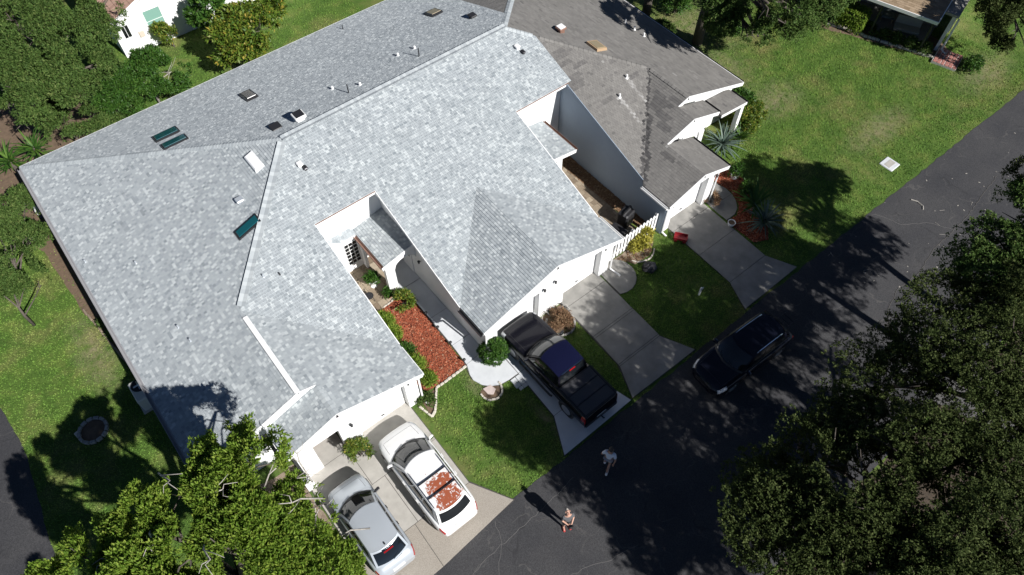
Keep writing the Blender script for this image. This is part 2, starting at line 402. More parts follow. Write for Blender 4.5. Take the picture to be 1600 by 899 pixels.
def crown_points(blobs, n, rs, seed, gap=-.15, scale=1.6, inner=.5, ragged=.22, under=.25):
    bl = np.array([b[:4] for b in blobs], float); fl = np.array([b[4] if len(b) > 4 else .75 for b in blobs], float)
    wgt = bl[:, 3] ** 2; P_ = []; O_ = []; tot = 0
    while tot < n:
        m = n * 2; i = rs.choice(len(bl), m, p=wgt / wgt.sum())
        d = unit(rs.normal(size=(m, 3)))
        low = d[:, 2] < -under; d[low, 2] *= -1
        rad = bl[i, 3] * (inner + (1 - inner) * rs.rand(m) ** .45)
        rad *= 1 + ragged * field(d * 2.2 + bl[i, :3], 1.5, seed + 3) + ragged * .5 * field(d * 6 + bl[i, :3], 1.3, seed + 4)
        sc = np.stack([np.ones(m), np.ones(m), fl[i]], 1)
        p = bl[i, :3] + d * rad[:, None] * sc
        k = (field(p, scale, seed) > gap) & (p[:, 2] > .15)
        P_.append(p[k]); O_.append(unit(d[k] / sc[k])); tot += k.sum()
    return np.concatenate(P_)[:n], np.concatenate(O_)[:n]
def tree(name, label, base, trunk, blobs, n, per, L, Wd, leaf, seed, bark='bark', cat='tree', group=None, r0=.22, gap=-.15, scale=1.6,
         inner=.5, limbs=3, up=.35, under=.25, spread=1.0, ragged=.22, flat=.5):
    """trunk = list of points from the ground up; limbs run on to every blob and fork inside it"""
    rs = np.random.RandomState(seed); rd = random.Random(seed)
    t = thing(name, label, cat, base, 0, group)
    b = MB(); tp = [Vector(p) for p in trunk]
    b.tube([base] + trunk, [r0 * (1.25 - .5 * i / len(trunk)) for i in range(len(trunk) + 1)], 9)
    b.build('trunk', bark, t, smooth=True)
    lm = MB(); top = tp[-1]
    for q in blobs:
        c = Vector(q[:3]); r = q[3]; st = tp[-1] if (c - tp[-1]).length < (c - tp[0]).length else tp[max(0, len(tp) - 2)]
        mid = st.lerp(c, .5) + Vector((rd.uniform(-.2, .2), rd.uniform(-.2, .2), rd.uniform(-.1, .25))) * r * .6
        lm.tube([st, mid, c], [r0 * .6, r0 * .42, r0 * .22], 6)
        for j in range(limbs * 2):
            d = Vector((rd.gauss(0, 1), rd.gauss(0, 1), rd.gauss(.3, .7))).normalized()
            e = c + d * r * .86; m2 = c.lerp(e, .5) + Vector((rd.uniform(-1, 1), rd.uniform(-1, 1), rd.uniform(-.5, 1))) * r * .13
            s0 = mid.lerp(c, rd.uniform(.3, 1))
            lm.tube([s0, m2, e], [r0 * .24, r0 * .15, r0 * .05], 5)
    lm.build('branch', bark, t, smooth=True)
    p, o = crown_points(blobs, n, rs, seed, gap, scale, inner, ragged, under)
    V, F, tt = leaves(p, o, per, L, Wd, rs, up=up, spread=spread, flat=flat)
    fast_mesh('crown', V, F, tt, leaf, t, origin=base)
    return t
def shrub(name, label, base, blobs, n, per, L, Wd, leaf, seed, cat='shrub', group=None, stems=5, bark='bark', **k):
    rs = np.random.RandomState(seed); rd = random.Random(seed)
    t = thing(name, label, cat, base, 0, group); b = MB(); B = Vector(base)
    for q in blobs:
        c = Vector(base) + Vector(q[:3])
        for j in range(stems):
            e = c + Vector((rd.uniform(-1, 1), rd.uniform(-1, 1), rd.uniform(0, .8))) * q[3] * .7
            b.tube([B + Vector((rd.uniform(-.05, .05), rd.uniform(-.05, .05), 0)), B.lerp(e, .5) + Vector((0, 0, q[3] * .15)), e], [.018, .013, .006], 4)
    b.build('stem', bark, t)
    bl = [(base[0] + q[0], base[1] + q[1], base[2] + q[2]) + tuple(q[3:]) for q in blobs]
    p, o = crown_points(bl, n, rs, seed, k.get('gap', -.4), k.get('scale', 4), k.get('inner', .45), .18, k.get('under', .6))
    V, F, tt = leaves(p, o, per, L, Wd, rs, up=k.get('up', .35), spread=k.get('spread', 1), flat=k.get('flat', .5))
    fast_mesh('foliage', V, F, tt, leaf, t, origin=base)
    return t
def spiky(name, label, base, n, L, Wd, leaf, seed, elev=(5, 80), cat='plant', group=None, arch=.35, stem=.25, fold=.2):
    """rosette of long arching blades, each a part of its own"""
    rd = random.Random(seed); t = thing(name, label, cat, base, 0, group); B = Vector(base)
    b = MB(); b.lathe(base, [(.10, 0), (.11, stem * .6), (.05, stem)], 8); b.build('stem', 'bark', t)
    var = []
    for v_ in range(4):
        m = MB(); rows = []
        for i in range(6):
            u = i / 5; wd = Wd * (math.sin(math.pi * min(1, .25 + u * .75)) ** .8 if u < 1 else .03) * .5 + .004
            z = -arch * L * u * u * (.7 + .2 * v_); x = L * u
            rows.append([(x, -wd, z + wd * fold), (x, 0, z), (x, wd, z + wd * fold)])
        m.grid(rows); m.t = [rd.random() for _ in m.f]
        me = bpy.data.meshes.new('blade'); me.from_pydata([tuple(p) for p in m.v], [], m.f)
        a = me.attributes.new('tint', 'FLOAT', 'FACE'); a.data.foreach_set('value', [(.15 + .25 * v_ + rd.uniform(0, .15))] * len(m.f))
        me.materials.append(MT[leaf]); var.append(me)
    for i in range(n):
        o = bpy.data.objects.new('blade', var[i % 4]); C.objects.link(o); o.parent = t
        az = i * 2.39996 + rd.uniform(-.25, .25); el = R_(rd.uniform(*elev)); s = rd.uniform(.8, 1.1)
        o.matrix_local = Matrix.Translation((0, 0, stem * rd.uniform(.6, 1))) @ RZ(az) @ RY(-el) @ Matrix.Scale(s, 4)
    return t

# ---- shingles: every tab has its own edges, clipped to the slope it lies on
def clip(poly, cp):
    """Sutherland-Hodgman: poly against the convex counter-clockwise cp"""
    n = len(cp)
    for i in range(n):
        ax, ay = cp[i]; bx, by = cp[(i + 1) % n]; ex, ey = bx - ax, by - ay
        out = []; m = len(poly)
        if not m: return out
        d = [ex * (q[1] - ay) - ey * (q[0] - ax) for q in poly]
        if min(d) >= -1e-9: continue
        for j in range(m):
            k = (j + 1) % m
            if d[j] >= 0: out.append(poly[j])
            if (d[j] > 0) != (d[k] > 0) and d[j] != d[k] and not (d[j] == 0):
                u = d[j] / (d[j] - d[k]); p, q = poly[j], poly[k]
                out.append((p[0] + (q[0] - p[0]) * u, p[1] + (q[1] - p[1]) * u))
        poly = out
    return poly
def ccw(p):
    a = sum(p[i][0] * p[(i + 1) % len(p)][1] - p[(i + 1) % len(p)][0] * p[i][1] for i in range(len(p)))
    return p if a > 0 else p[::-1]
def shingles(mb, polys, zf, down, ex, wr, th, seed, tintf, gap=.006, stagger=False):
    dx, dy = down; ax, ay = -dy, dx
    polys = [ccw(p) for p in polys]
    A = [x * ax + y * ay for p in polys for x, y in p]; B = [x * dx + y * dy for p in polys for x, y in p]
    inv = lambda a, b: (a * ax + b * dx, a * ay + b * dy)
    bb = [(min(x * dx + y * dy for x, y in p), max(x * dx + y * dy for x, y in p), min(x * ax + y * ay for x, y in p), max(x * ax + y * ay for x, y in p)) for p in polys]
    for k in range(math.floor(min(B) / ex), math.floor(max(B) / ex) + 1):
        rd = random.Random(seed * 9973 + k); b0 = k * ex; b1 = b0 + ex
        a = math.floor(min(A)) - 1 - (rd.random() * wr[1] if not stagger else (k % 2) * wr[0] * .5 + rd.uniform(0, .02))
        while a < max(A):
            wd = rd.uniform(*wr); t = tintf(rd, *inv(a + wd / 2, b0 + ex / 2)); hh = th * rd.uniform(.7, 1.3)
            a1 = a + wd
            for p, q in zip(polys, bb):
                if b1 < q[0] or b0 > q[1] or a1 < q[2] or a > q[3]: continue
                rect = [inv(a, b0), inv(a1 - gap, b0), inv(a1 - gap, b1), inv(a, b1)]
                c = clip(ccw(rect), p)
                if len(c) < 3: continue
                m = len(c); top = []; bot = []
                for x, y in c:
                    z = zf(x, y); f = (x * dx + y * dy - b0) / ex
                    top.append((x, y, z + .004 + hh * f)); bot.append((x, y, z))
                fs = [tuple(range(m))] + [(i, i + m, (i + 1) % m + m, (i + 1) % m) for i in range(m)]
                mb.add(top + bot, fs, tint=t)
            a = a1
def ridge_caps(p0, p1, down2, parent, mat, step=.165, wid=.30, seed=1, name='ridge_shingle'):
    """folded cap pieces along a hip or ridge; down2 = unit plan normals of the two slopes with their fall"""
    p0 = Vector(p0); p1 = Vector(p1); d = (p1 - p0); n = int(d.length / step); d.normalize()
    rd = random.Random(seed)
    sd = d.cross(Vector((0, 0, 1))).normalized()
    ws = [Vector((sd.x * q, sd.y * q, 0)) * wid / 2 for q in (-1, 1)]
    for w_, (gx, gy) in zip(ws, down2): w_.z = gx * w_.x + gy * w_.y
    var = []
    for v_ in range(3):
        L_ = step * 1.15; h0, h1 = .012, .030
        vs = [ws[0] + Vector((0, 0, h0)), Vector((0, 0, h0 + .012)), ws[1] + Vector((0, 0, h0)),
              ws[0] + d * L_ + Vector((0, 0, h1)), d * L_ + Vector((0, 0, h1 + .014)), ws[1] + d * L_ + Vector((0, 0, h1)),
              ws[0] + d * L_, ws[1] + d * L_, ws[0], ws[1]]
        fs = [(0, 1, 4, 3), (1, 2, 5, 4), (3, 4, 5, 7, 6), (0, 3, 6, 8), (2, 9, 7, 5)]
        me = bpy.data.meshes.new(name); me.from_pydata([tuple(q) for q in vs], [], fs)
        at = me.attributes.new('tint', 'FLOAT', 'FACE'); at.data.foreach_set('value', [.5 + .17 * v_] * len(fs))
        me.materials.append(MT[mat]); var.append(me)
    for i in range(n):
        o = bpy.data.objects.new(name, rd.choice(var)); C.objects.link(o); o.parent = parent
        o.location = wm(parent).inverted() @ (p0 + d * step * i)
# ---------------------------------------------------------------- the setting: ground, roads, driveways, beds
def sheet(name, polys, z, mat, **k):
    m = MB()
    for p in polys: m.add([(x, y, z) for x, y in ccw(p)], [tuple(range(len(p)))])
    return tag(m.build(name, mat, **k), kind='structure')
def wavy(pts, amp, step, seed, closed=True):
    rd = random.Random(seed); out = []
    n = len(pts)
    for i in range(n if closed else n - 1):
        a = Vector(pts[i]).to_2d(); b = Vector(pts[(i + 1) % n]).to_2d(); k = max(1, int((b - a).length / step))
        for j in range(k):
            q = a.lerp(b, j / k)
            if j: q += Vector((rd.uniform(-amp, amp), rd.uniform(-amp, amp)))
            out.append((q.x, q.y))
    if not closed: out.append(tuple(pts[-1]))
    return out
sheet('lawn', [[(-300, -300), (300, -300), (300, 300), (-300, 300)]], 0, 'grass_ground')
edge = wavy([(140, 7.45), (1.9, 7.02), (-9.15, 6.9)], .045, .35, 5, False)
sheet('road', [edge + [(-16, 6.9), (-60, 6.9), (-60, -1.3), (140, -1.3)]], .012, 'asphalt_road')
edge2 = wavy([(-9.15, 6.9), (-9.45, 17.2), (-9.0, 21), (-9.05, 22.5), (-9.3, 26), (-10, 60)], .04, .35, 6, False)
sheet('side_road', [edge2 + [(-16, 60), (-16, 6.9)]], .014, 'asphalt_road')
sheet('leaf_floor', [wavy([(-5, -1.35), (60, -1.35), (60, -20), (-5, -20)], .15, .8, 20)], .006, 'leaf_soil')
for i, pts in enumerate([[(4.2, 3.9), (5.2, 3.4), (6.1, 3.3), (7.0, 2.9), (8.4, 2.6)], [(2.4, 5.7), (3.6, 5.9), (5.0, 5.95), (6.4, 6.0), (8.2, 6.2)], [(3.2, 4.6), (3.6, 5.3), (4.3, 6.0), (4.6, 6.8)], [(24.0, 2.2), (25.2, 3.0), (26.6, 3.4), (28.2, 3.3), (30, 3.7), (33, 3.8), (37, 4.4)], [(29.6, 6.9), (30.1, 5.6), (31.2, 4.9), (32.0, 3.6)]]):
    m = MB(); q = wavy(pts, .04, .2, 30 + i, False); m.tube([(x, y, .008) for x, y in q], .009 if i != 3 else .018, 5)
    tag(m.build('road_crack', 'crack_grey' if i != 3 else 'joint', origin=(q[0][0], q[0][1], 0)), kind='structure')
# bare soil where grass has worn away
sheet('bare_soil', [wavy([(-5.2, 34.6), (-4.75, 30.2), (-4.6, 27), (-4.25, 25), (-4.05, 23.2), (-3.8, 21.6), (-3.2, 21.6), (-3.2, 34.6)], .1, .5, 3)], .008, 'soil')
sheet('bare_soil', [wavy([(-3.2, 34.3), (4.6, 34.3), (5.2, 36.4), (2, 38), (1, 43), (-9, 44), (-8, 36), (-5.2, 34.6)], .15, .6, 4)], .008, 'soil')
sheet('bare_soil', [wavy([(-2.6, 13.9), (-.5, 13.9), (-.5, 9.6), (-1.6, 9.4), (-2.4, 11)], .1, .4, 8)], .008, 'sandy_soil')
sheet('bare_soil', [wavy([(17.0, 13.25), (19.7, 13.2), (19.35, 12.75), (18.6, 12.3), (17.7, 12.35), (17.45, 12.8)], .03, .3, 10)], .008, 'sandy_soil')
sheet('bare_soil', [wavy([(11.95, 12.9), (13.3, 12.9), (13.25, 12.3), (12.8, 11.55), (12.2, 11.5), (11.95, 12)], .03, .3, 11)], .008, 'soil')
sheet('bare_soil', [wavy([(39.5, 19), (42.9, 11.7), (44.2, 11.6), (45.5, 17)], .1, .5, 12)], .008, 'soil')
def drive(name, base, slabs, mat, alt=None, z=.045):
    """a dark bed with the poured slabs standing on it, joints left open"""
    m = MB(); m.slab(ccw(base), 0, z - .018)
    r = tag(m.build(name, 'joint', origin=(base[0][0], base[0][1], 0)), kind='structure')
    for i, s in enumerate(slabs):
        k = MB(); c = [sum(p[0] for p in s) / len(s), sum(p[1] for p in s) / len(s)]
        g = .011; q = ccw(s); cen = Vector(c); sh = []
        for x, y in q:
            d = Vector((x, y)) - cen; sh.append((x - g * (1 if d.x > 0 else -1), y - g * (1 if d.y > 0 else -1)))
        k.slab(sh, .004, z + random.Random(i).uniform(-.003, .003))
        o = k.build('slab', (alt or {}).get(i, mat), r)
    return r
drive('driveway', [(-.47, 15.9), (1.6, 15.9), (1.6, 13.3), (4.78, 13.3), (4.76, 8.75), (5.75, 6.98), (-.75, 6.6), (-.47, 8)],
      [[(-.45, 15.9), (1.6, 15.9), (1.6, 13), (-.45, 13)], [(1.6, 13.3), (4.75, 13.3), (4.75, 11.1), (1.6, 11.1)], [(-.45, 13), (1.6, 13), (1.6, 11.1), (-.45, 11.1)],
       [(-.45, 11.1), (2.2, 11.1), (2.2, 8.7), (-.45, 8.7)], [(2.2, 11.1), (4.75, 11.1), (4.73, 8.7), (2.2, 8.7)],
       [(-.45, 8.7), (2.05, 8.7), (2.0, 6.68), (-.7, 6.62)], [(2.05, 8.7), (4.73, 8.7), (5.7, 7.0), (2.0, 6.68)]], 'concrete', {2: 'concrete', 4: 'concrete', 5: 'concrete_aggregate', 6: 'concrete_aggregate', 1: 'concrete'})
drive('driveway', [(9.46, 13.3), (12.02, 13.3), (12.05, 8.67), (12.5, 7.2), (8.5, 7.1), (9.3, 8.77)],
      [[(9.46, 13.3), (12.0, 13.3), (12.02, 11.3), (9.42, 11.3)], [(9.42, 11.3), (12.02, 11.3), (12.05, 8.75), (9.33, 8.75)], [(9.33, 8.75), (12.05, 8.75), (12.45, 7.2), (8.52, 7.12)]], 'concrete_painted')
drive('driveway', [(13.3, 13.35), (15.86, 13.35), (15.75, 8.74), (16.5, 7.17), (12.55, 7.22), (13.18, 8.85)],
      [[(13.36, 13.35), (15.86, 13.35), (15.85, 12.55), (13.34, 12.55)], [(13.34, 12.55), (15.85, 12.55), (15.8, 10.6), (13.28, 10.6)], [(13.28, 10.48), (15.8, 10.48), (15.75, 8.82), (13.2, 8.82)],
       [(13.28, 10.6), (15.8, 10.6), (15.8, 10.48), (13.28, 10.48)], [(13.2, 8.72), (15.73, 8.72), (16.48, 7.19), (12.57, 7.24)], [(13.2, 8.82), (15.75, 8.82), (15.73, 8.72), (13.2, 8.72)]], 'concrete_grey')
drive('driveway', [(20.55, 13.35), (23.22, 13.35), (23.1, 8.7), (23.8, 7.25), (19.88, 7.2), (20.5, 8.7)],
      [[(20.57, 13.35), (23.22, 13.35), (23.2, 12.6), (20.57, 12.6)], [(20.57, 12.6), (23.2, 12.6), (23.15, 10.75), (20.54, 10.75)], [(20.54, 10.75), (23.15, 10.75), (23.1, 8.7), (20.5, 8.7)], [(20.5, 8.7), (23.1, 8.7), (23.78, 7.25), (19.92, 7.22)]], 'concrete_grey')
drive('driveway', [(23, -1.2), (25.9, -1.2), (25.6, -8), (23.3, -8)], [[(22.6, -1.0), (26.4, -1.0), (25.8, -2), (23.1, -2)], [(23.1, -2), (25.8, -2), (25.7, -3), (23.2, -3)], [(23.2, -3), (25.7, -3), (25.6, -8), (23.3, -8)]], 'old_asphalt')
def arcpts(cx, cy, r, a0, a1, n=9): return [(cx + r * math.cos(R_(a0 + (a1 - a0) * i / n)), cy + r * math.sin(R_(a0 + (a1 - a0) * i / n))) for i in range(n + 1)]
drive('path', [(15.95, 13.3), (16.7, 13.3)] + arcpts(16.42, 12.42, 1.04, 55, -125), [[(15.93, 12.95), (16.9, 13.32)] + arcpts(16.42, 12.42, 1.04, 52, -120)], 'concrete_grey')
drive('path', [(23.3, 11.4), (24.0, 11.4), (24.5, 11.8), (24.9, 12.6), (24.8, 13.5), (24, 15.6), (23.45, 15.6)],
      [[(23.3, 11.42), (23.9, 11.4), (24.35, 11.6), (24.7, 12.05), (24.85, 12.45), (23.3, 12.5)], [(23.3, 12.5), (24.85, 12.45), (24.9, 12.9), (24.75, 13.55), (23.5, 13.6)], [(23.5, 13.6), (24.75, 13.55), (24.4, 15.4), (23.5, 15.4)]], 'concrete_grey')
drive('path', [(7.95, 20.9), (8.95, 20.9), (8.95, 13.4), (9.4, 12.6), (9.4, 11.25), (8.4, 11.35), (7.85, 11.75), (7.62, 12.4), (7.9, 13.5)],
      [[(7.75, 20.95), (8.95, 20.95), (8.95, 18.3), (7.75, 18.3)], [(7.98, 18.3), (8.95, 18.3), (8.95, 16.1), (7.98, 16.1)], [(7.98, 16.1), (8.95, 16.1), (8.95, 14.3), (7.95, 14.3)], [(7.95, 14.3), (8.95, 14.3), (9.0, 13.2), (7.88, 13.1)],
       [(7.88, 13.1), (9.0, 13.2), (9.42, 12.6), (9.42, 11.3), (8.9, 11.3), (8.4, 11.37), (8.05, 11.58), (7.8, 11.85), (7.64, 12.3), (7.68, 12.6)]], 'concrete_painted')
bed1 = [(5.6, 17.6), (6.6, 17.95), (7.3, 18.0), (7.93, 17.7), (7.93, 17), (7.83, 13.12), (6.15, 13.08), (5.6, 13.2)]
sheet('mulch_bed', [bed1], .02, 'mulch_base')
bed2 = wavy([(25.5, 15), (26.3, 13.8), (26, 12.4), (25.3, 11.2), (24.9, 10), (24, 9.25), (23.3, 9.6), (23.25, 11.35), (24, 11.3), (24.6, 11.7), (24.95, 12.6), (24.85, 13.6), (24.5, 15)], .04, .4, 14)
sheet('mulch_bed', [bed2], .02, 'mulch_base')
sheet('soil_bed', [wavy([(5.3, 13.0), (6.1, 13.0), (5.45, 12.15), (5.2, 12.1)], .02, .4, 15)], .016, 'soil')
stone_bed = arcpts(7.98, 11.42, .48, 150, 385, 12)
sheet('stone_bed', [stone_bed], .016, 'soil')
pebbles = [(19.15, 20.6), (19.97, 20.6), (19.97, 13.3), (19.5, 13.3), (19.3, 16)]
sheet('gravel_strip', [pebbles], .012, 'soil')
sheet('patio', [[(5.3, 20.95), (7.75, 20.95), (7.75, 18.0), (6.6, 17.98), (5.3, 17.6)]], .018, 'joint')
sheet('patio', [[(16.35, 20.95), (19.3, 20.95), (19.3, 13.4), (16.35, 13.4)]], .018, 'joint')
def inpoly(P, poly):
    x, y = P[:, 0], P[:, 1]; ins = np.zeros(len(P), bool); n = len(poly)
    for i in range(n):
        x0, y0 = poly[i]; x1, y1 = poly[(i + 1) % n]
        if y0 == y1: continue
        k = ((y0 > y) != (y1 > y)) & (x < (x1 - x0) * (y - y0) / (y1 - y0) + x0); ins ^= k
    return ins
def chips(name, poly, dens, L, Wd, mat, seed, z0=.02, lift=.04, label=None, cat=None):
    """loose bark or stones thrown over a bed"""
    rs = np.random.RandomState(seed); a = np.array(poly); lo, hi = a.min(0), a.max(0)
    n = int((hi - lo).prod() * dens); p = lo + rs.rand(n, 2) * (hi - lo); p = p[inpoly(p, poly)]; n = len(p)
    c = np.concatenate([p, z0 + rs.rand(n, 1) * lift], 1)
    u = unit(np.concatenate([rs.normal(size=(n, 2)), rs.normal(0, .35, (n, 1))], 1)); v = unit(np.cross(u, np.array([0, 0, 1.]) + rs.normal(0, .35, (n, 3))))
    u *= L * rs.uniform(.5, 1.3, (n, 1)) / 2; v *= Wd * rs.uniform(.6, 1.3, (n, 1)) / 2
    h = np.array([0, 0, Wd * .35])
    V = np.stack([c - u - v, c + u - v * .6, c + u * 1.1 + v, c - u * .8 + v, c + h], 1).reshape(-1, 3)
    b = np.arange(n)[:, None] * 5
    F = np.concatenate([np.concatenate([b + 0, b + 1, b + 4], 1), np.concatenate([b + 1, b + 2, b + 4], 1), np.concatenate([b + 2, b + 3, b + 4], 1), np.concatenate([b + 3, b + 0, b + 4], 1)])
    t = np.clip(rs.normal(.5, .22, n), 0, 1)
    return tag(fast_mesh(name, V, F, np.tile(t, 4), mat, kind='stuff', origin=(lo[0], lo[1], 0)), label, cat)
chips('bark_mulch', bed1, 900, .09, .035, 'mulch_red', 1, label='red bark mulch spread over the long bed beside the white walk', cat='mulch')
chips('bark_mulch', bed2, 700, .09, .035, 'mulch_red', 2, label='red bark mulch in the shaded bed beside the right end garage', cat='mulch')
chips('gravel', pebbles, 500, .10, .09, 'leaf_dry', 3, .012, .03, label='brown river gravel along the foot of the shade-coloured party wall', cat='gravel')
chips('leaf_litter', [(17.1, 13.1), (19.7, 13.1), (18.7, 12.3), (17.7, 12.4)], 260, .09, .05, 'leaf_dry', 4, .01, .05, label='dry brown leaves under the yellow shrub at the picket fence', cat='leaves')
def pave(root, x0, x1, y0, y1, sx, sy, poly, seed, z0=.006, z1=.032, stag=True):
    rd = random.Random(seed); r = 0; y = y0
    while y < y1:
        x = x0 - (sx / 2 if (r % 2 and stag) else 0)
        while x < x1:
            q = clip(ccw([(x, y), (x + sx - .014, y), (x + sx - .014, y + sy - .014), (x, y + sy - .014)]), ccw(poly))
            if len(q) > 2:
                m = MB(); m.slab(q, z0, z1 + rd.uniform(-.003, .003), tint=rd.random()); m.build('paver', 'paver_tan', root)
            x += sx
        y += sy; r += 1
pats = [o for o in C.objects if o.name.startswith('patio')]
pave(pats[0], 5.3, 7.75, 17.6, 20.95, .42, .42, [(5.3, 20.95), (7.75, 20.95), (7.75, 18.0), (6.6, 17.98), (5.3, 17.6)], 1, .02, .04, False)
pave(pats[1], 16.35, 19.2, 13.4, 20.95, .46, .30, [(16.35, 20.95), (19.15, 20.95), (19.28, 16), (19.28, 13.4), (16.35, 13.4)], 2, .02, .04)
# edging bricks and stones: each one an object of its own
def edging(name, label, cat, pts, L, Wd, Ht, mat, seed, piece='stone', gap=.012, jit=.012, group=None):
    t = thing(name, label, cat, (pts[0][0], pts[0][1], 0), 0, group); rd = random.Random(seed)
    for i in range(len(pts) - 1):
        a = Vector(pts[i]); b = Vector(pts[i + 1]); n = max(1, round((b - a).length / L)); d = (b - a) / n; an = math.atan2(d.y, d.x)
        for j in range(n):
            c = a + d * (j + .5); m = MB()
            m.obox((c.x + rd.uniform(-jit, jit), c.y + rd.uniform(-jit, jit), Ht / 2), (d.length - gap, Wd * rd.uniform(.85, 1.1), Ht * rd.uniform(.85, 1.1)), RZ(an + rd.uniform(-.06, .06)), bev=min(.02, Wd * .2))
            m.build(piece, mat, t)
    return t
edging('bed_edging', 'white edging stones between the red mulch and the front lawn', 'edging', [(7.84, 13.04), (6.15, 13.0), (5.5, 12.15), (5.22, 12.0), (5.05, 12.75)], .22, .1, .09, 'limestone', 1)
edging('bed_edging', 'curved white stone edging round the little bed with one flat stone', 'edging', arcpts(7.98, 11.42, .5, 165, 372, 9), .19, .09, .08, 'limestone', 2)
edging('bed_edging', 'short white edging where the tan patio meets the red mulch', 'edging', [(6.62, 17.98), (7.3, 18.05)], .2, .07, .08, 'limestone', 3)
edging('bed_edging', 'pale concrete edging strip along the bare soil left of the grey roof', 'edging', [(-4.5, 26.8), (-4.28, 25), (-4.08, 23.3), (-3.85, 21.7)], .5, .09, .08, 'sandy_soil', 4)
edging('bed_edging', 'long curved row of whitish stones in front of the shaded porch bed', 'edging', [(40.3, 18.3), (40.75, 17.5), (41.1, 16.9), (41.2, 16.1), (41.65, 14.9), (42.2, 13.6), (42.6, 12.5), (42.95, 11.7), (43.5, 11.2), (44, 11.15)], .27, .16, .14, 'limestone', 5, gap=.02, jit=.03)
edging('bed_edging', 'pale curved edging in front of the yellow shrub by the fence', 'edging', arcpts(18.45, 13.0, .85, 205, 320, 6), .2, .07, .06, 'limestone', 6)
tag(MB().slab([(7.72, 11.68), (8.1, 11.62), (8.16, 11.32), (7.92, 11.18), (7.74, 11.34)], .012, .06).build('flat_stone', 'slate_stone', origin=(7.9, 11.4, 0)), 'flat pinkish grey stone lying in the small white edged bed', 'stone')
t = thing('stepping_pad', 'block of six white stepping pads beside the pickup driveway', 'paving', (9.2, 11, 0))
for x0, x1, y0, y1 in ((8.92, 9.18, 11.0, 11.25), (9.2, 9.42, 11.0, 11.25), (8.9, 9.16, 10.76, 10.98), (9.18, 9.42, 10.76, 10.98), (8.98, 9.16, 10.58, 10.74), (9.18, 9.4, 10.58, 10.74)):
    MB().obox(((x0 + x1) / 2, (y0 + y1) / 2, .025), (x1 - x0, y1 - y0, .05), bev=.012).build('pad', 'concrete_painted', t)
t = thing('planter_ring', 'round ring of grey stones holding dark soil on the left lawn', 'planter', (-6.4, 20.5, 0))
m = MB(); m.lathe((-6.4, 20.5, 0), [(.5, .0), (.5, .05), (.2, .09)], 20); m.build('soil', 'soil', t)
for i in range(13):
    a = i / 13 * 6.283; m = MB(); m.obox((-6.4 + .56 * math.cos(a), 20.5 + .56 * math.sin(a), .08), (.13, .24, .16), RZ(a), bev=.02); m.build('stone', 'grey_stone', t)
tag(MB().obox((-6.98, 20.72, .06), (.18, .32, .12), RZ(.2), bev=.03).build('limestone_block', 'limestone', origin=(-6.98, 20.72, 0)), 'single white stone block left of the ring planter', 'stone')
m = MB(); m.obox((33.19, 8.52, .02), (.82, .8, .05), RZ(.02), bev=.03)
cv = m.build('utility_cover', 'grey_stone', origin=(33.19, 8.52, 0)); tag(cv, 'pale square concrete utility cover in the right lawn', 'utility cover'); cv.data.materials[0] = MT['concrete_painted']
MB().box(32.9, 8.35, .046, 33.48, 8.69, .056).build('lid', 'concrete', cv)

